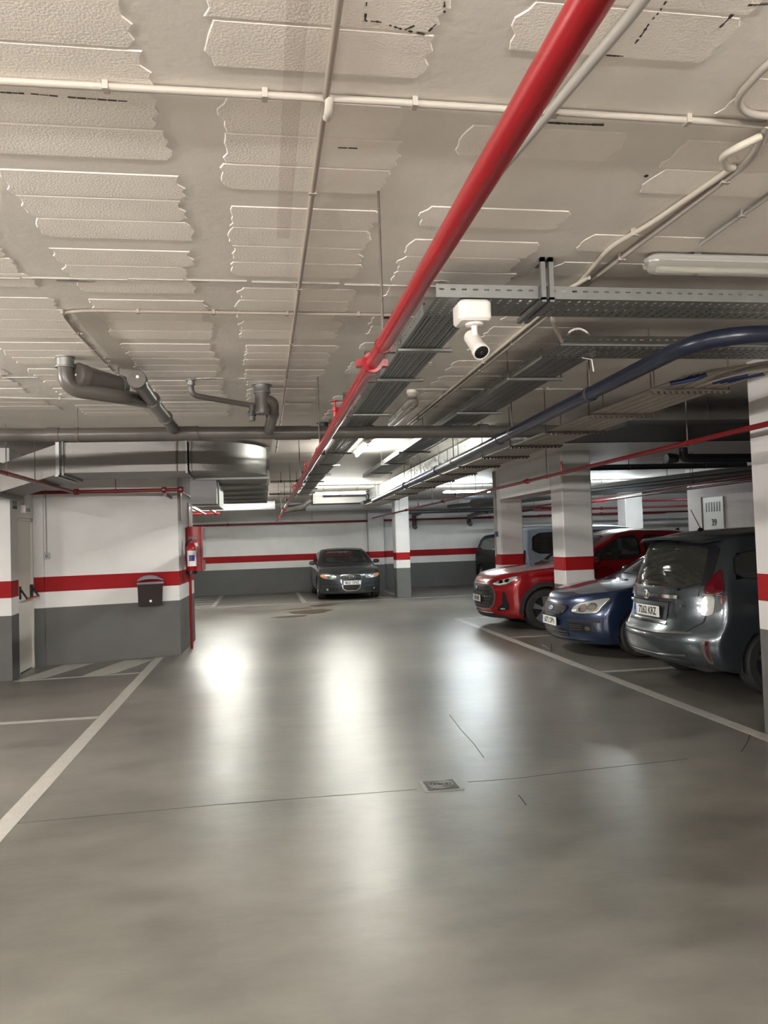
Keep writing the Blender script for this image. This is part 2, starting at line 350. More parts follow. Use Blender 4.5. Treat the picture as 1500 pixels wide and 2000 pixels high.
# ---------------------------------------------------------------- columns and beam
def column(x0, y0, x1, y1, label, ch=.02, z0=0, z1=CZ, name='concrete_column', mt='column'):
    return MB().prism([(x0+ch, y0), (x1-ch, y0), (x1, y0+ch), (x1, y1-ch), (x1-ch, y1), (x0+ch, y1), (x0, y1-ch), (x0, y0+ch)], z0, z1).build(name, M[mt], label=label, cat='column')
MB().prism([(3.86, -3.5), (4.2, -3.5), (4.2, 5.32), (9.29, 5.32), (9.29, 5.57), (3.86, 5.57), (3.84, 5.55), (3.84, -3.48)], 0, CZ).build('wall_pier', M['column'], label='pinkish wall end with red stripe at the right edge of the picture, with unseen lengths added to block light', cat='wall')  # only the end is seen; the other lengths are added to shade the grey car
column(4.66, 11.5, 5.16, 11.98, 'square white column with red stripe between the red car and the blue car')
column(4.66, 14.7, 5.12, 15.16, 'square white column with red stripe behind the bonnet of the red car')
column(3.67, 21.25, 4.07, 21.75, 'brightly lit white column with grey foot beside the dark grey saloon')
column(3.42, 25.05, 3.95, 25.45, 'grey lit pilaster against the far wall behind the dark grey saloon')
column(9.75, 19.6, 10.25, 20.1, 'bright white column seen far off above the roof of the red car')
MB().prism([(4.66, 11.98), (5.12, 11.98), (5.12, 14.7), (4.66, 14.7)], 2.335, CZ).build('ceiling_beam', M['wallplain'], label='deep white downstand beam joining the two columns behind the red car', cat='beam')
MB().prism([(3.68, 21.75), (4.06, 21.75), (4.06, 25.05), (3.68, 25.05)], 2.83, CZ).build('ceiling_beam', M['wallplain'], label='short white beam running from the bright column to the far wall', cat='beam')

# ================================================================ LEFT WALL FITTINGS
dr = empty('door', (-3.2, 11.05, 0), label='white metal fire door with red push bar in the left wall recess', cat='door')
MB((-3.2, 11.05, 0)).box((-3.24, 10.74, .015), (-3.20, 11.345, 2.02)).build('door_leaf', M['door'], dr, origin=0)
fr = MB((-3.2, 11.05, 0))
for lo, hi in (((-3.25, 10.70, 0), (-3.175, 10.735, 2.055)), ((-3.25, 11.35, 0), (-3.175, 11.39, 2.055)), ((-3.25, 10.70, 2.02), (-3.175, 11.39, 2.055))): fr.box(lo, hi)
fr.build('door_frame', M['door'], dr, origin=0)
pb = MB((-3.2, 11.05, 0)).tube([(-3.09, 10.77, .985), (-3.09, 11.32, .985)], .014, 10).build('push_bar', M['red'], dr, origin=0)
for y in (10.78, 11.31):
    q = MB((-3.2, 11.05, 0)).box((-3.20, y-.022, .98), (-3.165, y+.022, 1.15)); q.tube([(-3.17, y, 1.11), (-3.09, y, .985)], .014, 8); q.build('bar_arm', M['black'], dr, origin=0)
MB().box((-3.172, 10.42, 2.16), (-3.15, 10.62, 2.36)).build('exit_sign', M['signgreen'], label='small dark framed exit sign beside the door head', cat='sign')
o = bpy.data.objects['exit_sign']; MB().box((-3.15, 10.44, 2.20), (-3.146, 10.60, 2.33)).build('sign_face', M['signface'], o)
el = MB((-3.17, 10.95, 2.1)).rbox((-3.171, 10.83, 2.12), (-3.11, 11.07, 2.23), .012, axis=2).build('emergency_light', M['white'], label='small white emergency light box above the door', cat='light', smooth=40)
MB().box((.060, -.09, .04), (.064, .09, .09)).build('lamp_window', M['signface'], el)
MB().tube([(-3.16, 10.93, 2.23), (-3.16, 10.93, CZ)], .011, 8).build('conduit', M['conduitgrey'], label='short grey conduit rising from the emergency light', cat='conduit')
def wallpt(px, py, off=.0):
    """point on the slanted stairwell wall"""
    d = RW @ Vector((px-CXP, -(py-CYP), -FPX)); a = Vector((-3.04, 11.445, 0)); u = Vector((1.79, .385, 0)).normalized(); n = Vector((u.y, -u.x, 0))
    o = Vector((0, 0, EYE)); t = (a-o).dot(n)/d.dot(n); return o+d*t+n*off
U = Vector((1.79, .385, 0)).normalized(); NW = Vector((U.y, -U.x, 0)); ANG = math.atan2(U.y, U.x)
p = wallpt(91, 1086)
sw = empty('light_switch', p, ANG, 'small grey light switch box on the left wall under a conduit', 'switch')
MB().rbox((-.042, -.035, -.042), (.042, 0, .042), .008, axis=1).build('switch_box', M['galvdull'], sw, smooth=40)
MB().box((-.018, -.042, -.022), (.018, -.034, .022)).build('rocker', M['pvc'], sw)
p2 = wallpt(90, 955)
MB().tube([p+NW*.012+Vector((0, 0, .04)), Vector((p.x, p.y, CZ))+NW*.012], .009, 8).build('conduit', M['conduitgrey'], label='thin grey conduit running down the left wall to the switch box', cat='conduit')
# litter bin with clear lid
p = wallpt(293, 1182)
bn = empty('litter_bin', p, ANG, 'dark brown wall bin with translucent lid hung on the left wall', 'bin')
bb = MB(); bb.add([(-.165, -.12, 0), (.165, -.12, 0), (.165, -.002, 0), (-.165, -.002, 0), (-.175, -.17, .33), (.175, -.17, .33), (.175, -.002, .33), (-.175, -.002, .33)], [(3,2,1,0),(0,1,5,4),(1,2,6,5),(2,3,7,6),(3,0,4,7),(4,5,6,7)])
bb.build('bin_body', mat('dark_brown_bin', (.022, .014, .012), .35), bn)
MB().rbox((-.19, -.20, .315), (.19, -.001, .345), .03, 3).build('lid_rim', M['clearlid'], bn, smooth=40)
dm = MB(); n = 10
dm.grid([i/8 for i in range(9)], [j/8 for j in range(9)], lambda i, j: False, lambda a, c: (-.18+.36*a, -.19+.185*c, .345+.10*(math.sin(PI*min(max(a*1.0, .02), .98))**.35)*(math.sin(PI*(.08+.45*c))**.6)))
dm.build('lid_dome', M['clearlid'], bn, smooth=True)
MB().cyl((0, -.135, .07), (0, -.15, .07), .018, 14).build('bin_button', M['sticker'], bn, smooth=40)
# fire hose cabinet on the short return wall
fc = empty('fire_cabinet', (-1.2, 12.9, 1.2), label='red fire hose cabinet fixed to the return wall by the corner', cat='fire cabinet')
MB().rbox((.005, -.32, .0), (.225, .32, .72), .012).build('cabinet_box', M['red'], fc, smooth=40)
MB().box((.225, -.30, .02), (.24, .30, .70)).build('cabinet_door', M['red'], fc)
MB().box((.24, -.20, .18), (.243, .20, .50)).build('door_window', M['lensglass'], fc)
MB().box((.12, -.3225, .40), (.17, -.3195, .46)).build('sticker', M['sticker'], fc)
# fire extinguisher
fe = empty('fire_extinguisher', (-1.20, 12.15, 1.20), label='red fire extinguisher with white label hung in front of the fire cabinet', cat='fire extinguisher')
MB().lathe([(0, 0), (.07, 0), (.082, .02), (.082, .36), (.07, .41), (.035, .44), (.022, .46), (.022, .48)], (.105, 0, .0), seg=20).build('cylinder', M['red'], fe, smooth=50)
MB().lathe([(.075, 0), (.088, .0), (.088, .05), (.075, .05)], (.105, 0, -.02)).build('base_ring', M['black'], fe, smooth=40)
v = MB().lathe([(.02, .46), (.024, .50), (.016, .53)], (.105, 0, 0)); v.box((.07, -.012, .51), (.19, .012, .525)); v.box((.08, -.012, .535), (.2, .012, .548)); v.build('valve_handle', M['black'], fe)
MB().tube(fillet([(.105, .02, .50), (.02, .03, .47), (.02, .05, .2), (.03, .05, .08)], .05), .010, 8).build('hose', M['black'], fe, smooth=True)
lb = MB(); nn = 8
for z0, z1, nm, mm in ((.10, .34, 'label_sheet', 'sticker'), (.18, .27, 'label_print', 'bluelabel')):
    r = .083 if nm == 'label_sheet' else .0838; a0, a1 = (-130, -20) if nm == 'label_sheet' else (-110, -50)
    q = MB(); q.grid([math.radians(a0+(a1-a0)*i/nn) for i in range(nn+1)], [z0, z1], lambda i, j: False, lambda a, z: (.105+r*math.cos(a), r*math.sin(a), z)); q.build(nm, M[mm], fe)
# riser
MB().tube([(-1.15, 12.48, 0), (-1.15, 12.48, 1.16)], .022, 12).build('riser_pipe', M['red'], label='thin red vertical pipe feeding the fire cabinet from the floor', cat='pipe', smooth=50)
for z0, z1, y0, y1, lab in ((2.0, 2.5, 12.05, 12.19, 'narrow pinkish poster high on the return wall near the corner'), (1.92, 2.32, 13.0, 13.3, 'pinkish notice above the fire cabinet on the return wall')):
    nb = MB().box((-1.243 if y0 < 12.5 else -1.213, y0, z0), (-1.225 if y0 < 12.5 else -1.195, y1, z1)).build('notice_board', mat('faded_pink', (.42, .25, .22), .6, vary=.15, vscale=20), label=lab, cat='notice')
    MB().box((-1.2255 if y0 < 12.5 else -1.1955, y0+.02, z1-.12), (-1.223 if y0 < 12.5 else -1.193, y1-.02, z1-.03)).build('notice_heading', M['darkred'], nb)

# stall store door with vents and number
sd = empty('store_door', (9.3, 14.75, 0), label='pale metal store door with vent slots and black number 39', cat='door')
MB().box((-.03, -.36, 0), (-.002, .36, 2.27)).build('door_leaf', M['door'], sd)
for i in range(6): MB().box((-.034, -.26+i*.095, 1.97), (-.030, -.225+i*.095, 2.17)).build('vent_slot', M['pvc'], sd)
MB().box((-.045, .40, 0), (-.002, .44, 2.3)).build('door_post', M['storewall'], sd)
text_mesh('door_number', '39', .19, M['black'], frame((-.034, -.03, 1.74), (0, -1, 0), (0, 0, 1)), sd, bold=.004)
# electric fittings on columns
MB((4.66, 14.95, 1.6)).rbox((4.615, 14.90, 1.60), (4.66, 15.0, 1.70), .01).build('socket_box', M['bluebox'], label='small blue socket box on the column behind the red car', cat='socket')
MB().tube([(4.645, 14.95, 1.70), (4.645, 14.95, CZ)], .013, 8).build('conduit', M['conduit'], label='pale conduit down the column to the blue socket box', cat='conduit')
MB().tube([(4.645, 15.05, 1.2), (4.645, 15.05, CZ)], .013, 8).build('conduit', M['conduit'], label='second pale conduit beside the one above the blue socket box', cat='conduit')
# ================================================================ PIPES, DUCTS AND TRAYS
def pipe(name, label, pts, r, mt, rods=(), coup=(), fil=.12, seg=14, rodz=CZ, cat='pipe', group=None, coupm=None):
    """pts world; rods: points on the pipe with a hanger; coup: (point, axis)"""
    o0 = Vector(pts[0]); e = empty(name, o0, label=label, cat=cat, group=group)
    MB(o0).tube(fillet(pts, fil), r, seg).build('pipe_run', M[mt], e, smooth=50, origin=0)
    for q in rods:
        q = Vector(q); h = MB(o0).cyl((q.x, q.y, q.z+r), (q.x, q.y, rodz), .005, 8).build('hanger_rod', M['rod'], e, origin=0)
        MB(o0).lathe([(r+.001, -.012), (r+.005, -.012), (r+.005, .012), (r+.001, .012)], q, (0, 1, 0) if abs((Vector(pts[-1])-o0).y) > abs((Vector(pts[-1])-o0).x) else (1, 0, 0), 16).build('hanger_clip', M['rod' if 'red' not in mt else 'darkred'], e, origin=0)
    for q, ax in coup:
        q = Vector(q); ax = Vector(ax); c = MB(o0).lathe([(r, -.032), (r+.014, -.032), (r+.016, 0), (r+.014, .032), (r, .032)], q, ax, 16)
        s = ax.cross(Vector((0, 0, 1))).normalized()
        for k in (-1, 1):
            a = q+s*k*(r+.02); c.box((a.x-.016, a.y-.022, a.z-.014), (a.x+.016, a.y+.022, a.z+.014))
        c.build('coupling', M[coupm or mt], e, origin=0)
    return e
X1, Z1 = .465, 2.333
main = pipe('sprinkler_pipe', 'long thick red pipe running overhead from the top of the picture to the far wall', [(X1, -2, Z1), (X1, 25.1, Z1)], .029, 'red',
     rods=[(X1, 2.82, Z1), (X1, 6.1, Z1), (X1, 9.4, Z1), (X1, 12.7, Z1), (X1, 16, Z1), (X1, 19.2, Z1)], coup=[((X1, 3.13, Z1), (0, 1, 0)), ((X1, 9.9, Z1), (0, 1, 0)), ((X1, 16.2, Z1), (0, 1, 0)), ((X1, 21, Z1), (0, 1, 0))], seg=20)
def head(parent, x, y, z, up=True):
    s = 1 if up else -1
    b = MB(parent.location).lathe([(.012, 0), (.012, .05*s), (.018, .055*s), (.018, .075*s), (.006, .08*s), (.006, .11*s), (.03, .112*s), (.03, .116*s)], (x, y, z), seg=12)
    b.build('sprinkler_head', M['red'], parent, origin=0)
for y in (4.75, 8.2, 11.4, 14.6, 18): head(main, X1, y, Z1+.028)
X2, Z2 = 3.58, 2.34
p2_ = pipe('sprinkler_pipe', 'thin red pipe passing in front of the near right column and the beam', [(X2, -2, Z2), (X2, 25.1, Z2)], .021, 'redpipe',
     rods=[(X2, 6.02, Z2), (X2, 9.3, Z2), (X2, 12.6, Z2), (X2, 16, Z2), (X2, 20, Z2)], coup=[((X2, 10.05, Z2), (0, 1, 0)), ((X2, 15, Z2), (0, 1, 0)), ((X2, 19, Z2), (0, 1, 0))])
for y in (8.8, 14.0, 17.5): head(p2_, X2, y, Z2+.02)
q = pipe('sprinkler_pipe', 'dark red pipe crossing in front of the left wall below the big duct', [(-6, 11.1, 2.405), (-1.08, 11.1, 2.405)], .026, 'redpipe', rods=[(-3.3, 11.1, 2.405), (-2.0, 11.1, 2.405)], coup=[((-2.52, 11.1, 2.405), (1, 0, 0)), ((-1.35, 11.1, 2.405), (1, 0, 0)), ((-1.12, 11.1, 2.405), (1, 0, 0))])
q2 = pipe('sprinkler_pipe', 'red branch pipe coming towards the viewer at the left edge under the duct', [(-2.56, 3, 2.405), (-2.56, 11.07, 2.405)], .022, 'redpipe', rods=[(-2.56, 8.3, 2.405), (-2.56, 9.3, 2.405)])
head(q2, -2.56, 9.75, 2.42)
pipe('sprinkler_pipe', 'reddish pipe running away from the corner of the left wall, upper of two', [(-1.13, 11.15, 2.38), (-1.10, 18.6, 2.38)], .024, 'redpipe', rods=[(-1.13, 13.2, 2.38)])
pipe('sprinkler_pipe', 'reddish pipe running away from the corner of the left wall, lower of two', [(-1.34, 11.15, 2.34), (-1.31, 18.6, 2.34)], .02, 'redpipe', rods=[(-1.33, 14.8, 2.34)])
pipe('sprinkler_pipe', 'short dark red pipe across the end of the two pipes behind the left wall', [(-6, 18.65, 2.37), (-1.0, 18.65, 2.37)], .035, 'darkred', coup=[((-1.1, 18.65, 2.37), (1, 0, 0))])
pipe('sprinkler_pipe', 'long dark red pipe running along the far wall above the dark grey saloon', [(-3.2, 25.15, 2.262), (14, 25.15, 2.255)], .032, 'redpipe', coup=[((-1.1, 25.15, 2.262), (1, 0, 0)), ((4.6, 25.15, 2.26), (1, 0, 0)), ((7.6, 25.15, 2.26), (1, 0, 0))], rods=[(1.6, 25.15, 2.26)])
for i, (y, z, x0, x1, lab) in enumerate(((23.2, 2.22, 8.6, 20, 'dark red pipe crossing behind the bright far column'), (21.2, 2.32, 7.7, 20, 'dull red pipe crossing high in the far right area'), (19.5, 2.44, 10.2, 20, 'dull red pipe high above the pale store wall area'))):
    pipe('sprinkler_pipe', lab, [(x0, y, z), (x1, y, z)], .03, 'redpipe', coup=[((x0+2.1, y, z), (1, 0, 0))])
pipe('sprinkler_pipe', 'thin red pipe receding above the roof of the red car', [(8.35, 8, 2.44), (8.35, 24.9, 2.38)], .024, 'redpipe', rods=[(8.35, 14, 2.42), (8.35, 18, 2.4)])
pipe('sprinkler_pipe', 'second thin red pipe receding over the parking row on the right', [(7.2, 8.8, 2.38), (7.2, 24.8, 2.36)], .022, 'redpipe', rods=[(7.2, 12, 2.38), (7.2, 17, 2.37)])

# grey drain pipe with its branches
dp = pipe('drain_pipe', 'big grey plastic drain pipe crossing the whole garage overhead', [(-4.4, 6.7, 2.557), (-2.25, 7.29, 2.653), (-2.01, 7.4, 2.664), (-.81, 7.4, 2.667), (3.08, 7.4, 2.648)], .062, 'pvc', fil=.2, seg=20,
     rods=[(-1.66, 7.4, 2.664)], coup=())
for x, l in ((-1.87, .05), (-.72, .15), (.31, .17), (1.05, .05), (2.2, .05)):
    MB(dp.location).lathe([(.062, -l), (.068, -l), (.068, l), (.062, l)], (x, 7.4, 2.666 if x < 0 else 2.660), (1, 0, 0), 20).build('pipe_socket', M['pvc'], dp, smooth=50, origin=0)
c1 = P(268, 742, Y=5.35); c2 = P(298, 785, Y=6.1); c3 = P(340, 838, Y=7.35)
br = empty('cleanout_pipe', c1, label='grey branch pipe with round capped end sloping down into the drain pipe on the left', cat='pipe')
MB(c1).tube([c1, c2, c3], .052, 18).build('pipe_run', M['pvc'], br, smooth=50, origin=0)
ax = (c2-c1).normalized()
MB(c1).lathe([(.0, -.03), (.060, -.03), (.064, -.02), (.064, .05), (.056, .05)], c1, ax, 22).build('end_cap', M['pvc'], br, smooth=50, origin=0)
MB(c1).lathe([(0, -.033), (.010, -.034), (.010, -.031)], c1+Vector((.006, 0, .014)), ax, 12).build('cap_sticker', M['sticker'], br, origin=0)
MB(c1).lathe([(0, -.033), (.007, -.034), (.007, -.031)], c1+Vector((-.012, 0, .02)), ax, 12).build('cap_mark', M['darkred'], br, origin=0)
for t in (.33, .7): MB(c1).lathe([(.052, -.02), (.062, -.02), (.062, .03), (.052, .03)], c1.lerp(c3, t), ax, 18).build('pipe_socket', M['pvc'], br, smooth=50, origin=0)
# soil elbow on the left
a0 = P(127, 697, Z=CZ-.002); ex = a0.x; ey = a0.y
jd = P(292, 785, Y=6.15)
so = empty('soil_elbow', a0, label='grey soil pipe elbow hanging from the ceiling at the left, with galvanised collar', cat='pipe')
MB(a0).tube(fillet([(ex, ey, CZ), (ex, ey, CZ-.22), (ex+.35, ey+.18, CZ-.245), tuple(jd)], .13, 8), .052, 18).build('pipe_run', M['pvc'], so, smooth=50, origin=0)
MB(a0).lathe([(.052, 0), (.063, 0), (.063, -.012), (.058, -.015), (.058, -.065), (.066, -.07), (.066, -.078), (.052, -.078)], (ex, ey, CZ), seg=20).build('metal_collar', M['strut'], so, smooth=40, origin=0)
hb = P(150, 733, Y=ey+.02); he = P(232, 757, Y=ey+.32)
ct = empty('capped_pipe', hb, label='short wide grey pipe with capped end beside the soil elbow at the left', cat='pipe')
axh = (he-hb).normalized()
MB(hb).tube([hb, hb.lerp(he, .6), he], .082, 20).build('pipe_run', M['pvc'], ct, smooth=50, origin=0)
MB(hb).lathe([(0, -.012), (.078, -.012), (.087, 0), (.087, .06), (.082, .06)], hb, axh, 22).build('end_cap', M['pvc'], ct, smooth=50, origin=0)
MB(hb).lathe([(.082, -.02), (.091, -.02), (.091, .02), (.082, .02)], he, axh, 22).build('pipe_clamp', M['strut'], ct, smooth=40, origin=0)
MB(hb).cyl(he+Vector((0, 0, .06)), (he.x, he.y, CZ), .005, 8).build('hanger_rod', M['rod'], ct, origin=0)
MB(hb).lathe([(0, -.014), (.008, -.015), (.008, -.012)], hb+Vector((.004, 0, 0)), axh, 10).build('cap_sticker', M['sticker'], ct, origin=0)
# floor drain stack with trap in the middle
s0 = P(511, 752, Z=CZ-.002); sx, sy = s0.x, s0.y
st = empty('drain_stack', s0, label='grey drain stack with metal collar dropping from the ceiling into the drain pipe', cat='pipe')
MB(s0).lathe([(.060, 0), (.086, 0), (.086, -.006), (.068, -.008), (.068, -.055), (.072, -.06), (.072, -.07), (.06, -.07)], (sx, sy, CZ), seg=20).build('metal_collar', M['strut'], st, smooth=40, origin=0)
MB(s0).tube([(sx, sy, CZ-.06), (sx, sy, CZ-.235)], .058, 18).build('pipe_run', M['pvc'], st, smooth=50, origin=0)
MB(s0).lathe([(0, 0), (.063, 0), (.066, .01), (.066, .04), (.058, .04)], (sx, sy, CZ-.245), seg=20).build('end_cap', M['pvc'], st, smooth=50, origin=0)
MB(s0).tube(fillet([(sx+.02, sy, CZ-.13), (sx+.09, sy+.03, CZ-.14), (sx+.09, sy+.10, CZ-.22), (sx+.06, 7.35, 2.68)], .07), .048, 18).build('branch_pipe', M['pvc'], st, smooth=50, origin=0)
MB(s0).lathe([(.048, -.03), (.058, -.03), (.058, .04), (.048, .04)], (sx+.085, sy+.25, CZ-.205), (0, 1, -.05), 18).build('pipe_socket', M['pvc'], st, smooth=50, origin=0)
t0 = P(373, 743, Z=CZ-.002)
tp = empty('waste_pipe', t0, label='thin grey waste pipe from a small ceiling collar to the drain stack', cat='pipe')
MB(t0).tube(fillet([(t0.x, t0.y, CZ), (t0.x, t0.y, CZ-.12), (sx-.05, sy+.02, CZ-.175), (sx-.03, sy+.02, CZ-.175)], .06), .022, 14).build('pipe_run', M['pvc'], tp, smooth=50, origin=0)
MB(t0).lathe([(.022, 0), (.040, 0), (.040, -.004), (.028, -.006), (.028, -.022), (.031, -.024), (.031, -.04), (.022, -.04)], (t0.x, t0.y, CZ), seg=16).build('metal_collar', M['strut'], tp, smooth=40, origin=0)
MB(t0).tube([(sx-.085, sy, CZ-.17), (sx-.085, sy, CZ-.30)], .026, 12).build('trap', M['pvc'], tp, smooth=50, origin=0)
MB(t0).lathe([(.02, -.02), (.034, -.02), (.034, .02), (.02, .02)], (sx-.085, sy, CZ-.24), seg=12).build('union_nut', M['pvcdark'], tp, origin=0)
cb_ = P(632, 826, Z=CZ)
bx = MB(cb_).lathe([(.05, 0), (.075, 0), (.075, -.01), (.055, -.012), (.055, -.07), (.06, -.07), (.06, -.08), (0, -.08)], (cb_.x, cb_.y, CZ), seg=16).build('ceiling_socket', M['pvcdark'], label='dark round drain socket on the ceiling behind the red pipe', cat='pipe', origin=None, smooth=40)

# ---------------------------------------------------------------- ventilation ducts
def rect_section(b, path, wv, h, flange=()):
    """sweep a rectangle along a horizontal path; wv half width, h half height"""
    pts = [Vector(p) for p in path]; n = len(pts); vs = []
    for i, p in enumerate(pts):
        t = (pts[min(i+1, n-1)]-pts[max(i-1, 0)]); t.z = 0; t.normalize(); s = Vector((-t.y, t.x, 0))
        for a, c in ((-1, -1), (1, -1), (1, 1), (-1, 1)): vs.append(p+s*wv*a+Vector((0, 0, h*c)))
    fs = [(i*4+k, i*4+(k+1) % 4, (i+1)*4+(k+1) % 4, (i+1)*4+k) for i in range(n-1) for k in range(4)]+[(3, 2, 1, 0), tuple(range(4*(n-1), 4*n))]
    return b.add(vs, fs)
def flange(b, p, t, wv, h, e=.03, th=.012):
    t = Vector(t).normalized(); s = Vector((-t.y, t.x, 0)); p = Vector(p)
    for a0, a1, c0, c1_ in ((-wv-e, wv+e, -h-e, -h), (-wv-e, wv+e, h, h+e), (-wv-e, -wv, -h, h), (wv, wv+e, -h, h)):
        vs = [p+t*k+s*a+Vector((0, 0, c)) for k in (-th, th) for a, c in ((a0, c0), (a1, c0), (a1, c1_), (a0, c1_))]
        b.add(vs, [(3,2,1,0),(4,5,6,7),(0,1,5,4),(1,2,6,5),(2,3,7,6),(3,0,4,7)])
    return b
DZ = (2.515+2.875)/2; DH = .18
du = empty('ventilation_duct', (-1.6, 9.95, 2.5), label='big galvanised sheet duct on the left turning away with a rounded corner', cat='duct')
W2 = .46; R = .50
xe = .075
path = [(-2.30, 9.5+W2, DZ), (-1.9, 9.5+W2, DZ), (-1.4, 9.5+W2, DZ), (xe-2*W2-.04, 9.5+W2, DZ)]
arc = [(xe-2*W2-.04+ (W2+.04)*math.sin(a), 9.5+W2+(W2+.04)*(1-math.cos(a)), DZ) for a in [PI/2*i/12 for i in range(1, 13)]]
def sweep(name, pts, mt='duct'):
    return rect_section(MB(du.location), pts, W2, DH).build(name, M[mt], du, smooth=35, origin=0)
sweep('duct_straight', path[:]); sweep('duct_elbow', [path[-1]]+arc)
ye = arc[-1][1]; xc = arc[-1][0]
ys = [ye, ye+1.25, ye+2.5, ye+3.75, ye+5.0, ye+6.2]
for a, c in zip(ys, ys[1:]): sweep('duct_straight', [(xc, a, DZ), (xc, c, DZ)])
for y in ys: flange(MB(du.location), (xc, y, DZ), (0, 1, 0), W2, DH, .035).build('duct_flange', M['galvdull'], du, origin=0)
for x in (-2.30, path[-1][0]): flange(MB(du.location), (x, 9.5+W2, DZ), (1, 0, 0), W2, DH, .03).build('duct_flange', M['galvdull'], du, origin=0)
for x in (-1.0, -.83):
    MB(du.location).box((x-.008, 9.475, 2.50), (x+.008, 9.492, 2.88)).build('hanger_strap', M['rod'], du, origin=0)
# transition going down on the left
tr = MB(du.location)
tr.add([(-2.32, 9.5, 2.515), (-2.32, 10.42, 2.515), (-2.32, 10.42, 2.875), (-2.32, 9.5, 2.875), (-3.0, 9.45, 2.30), (-3.0, 10.3, 2.30), (-3.0, 10.3, 2.62), (-3.0, 9.45, 2.62)], [(0,1,2,3),(7,6,5,4),(0,4,5,1),(1,5,6,2),(2,6,7,3),(3,7,4,0)])
tr.build('duct_offset', M['duct'], du, origin=0)
MB(du.location).box((-6, 9.45, 2.30), (-3.0, 10.25, 2.62)).build('duct_straight', M['duct'], du, origin=0)
flange(MB(du.location), (-3.0, 9.875, 2.46), (1, 0, 0), .425, .16, .03).build('duct_flange', M['galvdull'], du, origin=0)
for x, z in ((-2.34, 2.462), (-3.02, 2.245)):
    sb = MB(du.location).box((x-.02, 9.40, z), (x+.02, 9.43, 2.92)); sb.box((x-.02, 9.36, z), (x+.02, 10.3, z+.02)); sb.build('support_bracket', M['strut'], du, origin=0)
lo = empty('air_box', (-.8, 10.8, 2.165), label='grey rectangular air box hanging under the big duct by the wall corner', cat='duct')
MB().box((-.14, -.3, 0), (.20, .0, .31)).build('box_front', mat('air_box_grey', (.17, .16, .165), .5, .2), lo)
MB().box((-.14, 0, .0), (.20, 1.6, .31)).build('box_body', M['duct'], lo); flange(MB(), (.03, .01, .155), (0, 1, 0), .17, .155, .02).build('box_flange', M['galvdull'], lo)
MB().box((-.145, -.31, .31), (.205, .02, .34)).build('box_gasket', M['black'], lo)
# flat galvanised duct on the right, shade of its underside put into the colour
dd = empty('flat_duct', (4.6, 7.2, 2.6), label='flat duct coloured dark for its unlit underside, hanging crosswise above the grey hatchback', cat='duct')
MB(dd.location).add([(3.43, 6.80, 2.60), (7.4, 6.80, 2.60), (7.4, 7.95, 2.60), (3.20, 7.95, 2.60), (3.43, 6.80, 2.66), (7.4, 6.80, 2.66), (7.4, 7.95, 2.66), (3.2, 7.95, 2.66)], [(3,2,1,0),(4,5,6,7),(0,1,5,4),(1,2,6,5),(2,3,7,6),(3,0,4,7)]).build('duct_panel', M['shadedduct'], dd, origin=0)
MB(dd.location).box((3.2, 7.95, 2.595), (7.4, 7.97, 2.69)).build('edge_trim', M['black'], dd, origin=0)
for x, y in ((3.75, 7.3), (4.4, 7.0), (5.6, 7.3)): MB(dd.location).cyl((x, y, 2.66), (x, y, CZ), .006, 8).build('hanger_rod', M['rod'], dd, origin=0)
bp_ = empty('drain_pipe', (4.4, 8.6, 2.4), label='black drain pipe with an upright elbow below the flat dark duct', cat='pipe')
MB(bp_.location).tube(fillet([(5.05, 8.6, 2.60), (5.05, 8.6, 2.475), (5.2, 8.6, 2.47), (8.2, 8.6, 2.44)], .05), .055, 16).build('pipe_run', M['pvcdark'], bp_, smooth=50, origin=0)
MB(bp_.location).lathe([(0, 0), (.055, 0), (.062, .01), (.062, .07), (.05, .14)], (4.83, 8.6, 2.475), (1, 0, 0), 16).build('end_cap', M['pvcdark'], bp_, smooth=50, origin=0)
# light insulated duct above the cable trays and far round ducts
sd2 = empty('ventilation_duct', (2.75, 12, 2.6), label='crumpled foil covered duct hanging beyond the dark blue pipe', cat='duct')
for a, c in ((8.6, 11.0), (11.05, 13.5), (13.55, 16.5), (16.55, 19.5)):
    MB(sd2.location).box((2.72, a, 2.66), (3.28, c, 2.90)).build('duct_straight', mat('crumpled_foil', (.66, .68, .68), .34, .8, bump=.9, bscale=9), sd2, origin=0)
rd = empty('round_duct', (2, 23.4, 2.66), label='pale round duct crossing in front of the far wall near the ceiling', cat='duct')
for a, c in ((1.3, 4.0), (4.02, 7.0), (7.02, 10.0)):
    MB(rd.location).cyl((a, 23.4, 2.68), (c, 23.4, 2.68), .13, 24).build('duct_straight', M['pvclight'], rd, smooth=50, origin=0)
MB(rd.location).tube(fillet([(1.3, 23.4, 2.68), (1.05, 23.35, 2.66), (.7, 22.6, 2.6)], .2), .11, 20).build('duct_elbow', M['galvdull'], rd, smooth=50, origin=0)
rd3 = empty('round_duct', (-1.5, 21.3, 2.62), label='bright round duct crossing behind the left wall corner near the ceiling', cat='duct')
MB(rd3.location).cyl((-6, 21.3, 2.66), (.35, 21.3, 2.66), .12, 24).build('duct_straight', M['pvclight'], rd3, smooth=50, origin=0)
MB(rd3.location).cyl((-.3, 21.3, 2.66), (-.3, 21.3, CZ), .006, 8).build('hanger_rod', M['rod'], rd3, origin=0)
rd2 = empty('round_duct', (9, 15.5, 2.5), label='grey round duct receding high on the right beyond the column', cat='duct')
MB(rd2.location).tube([(10.4, 6.8, 2.62), (6.3, 22.5, 2.62)], .13, 22).build('duct_straight', M['galvdull'], rd2, smooth=50, origin=0)
MB(rd2.location).tube([(9.2, 8.9, 2.56), (5.6, 22.8, 2.56)], .055, 16).build('side_pipe', M['pvc'], rd2, smooth=50, origin=0)
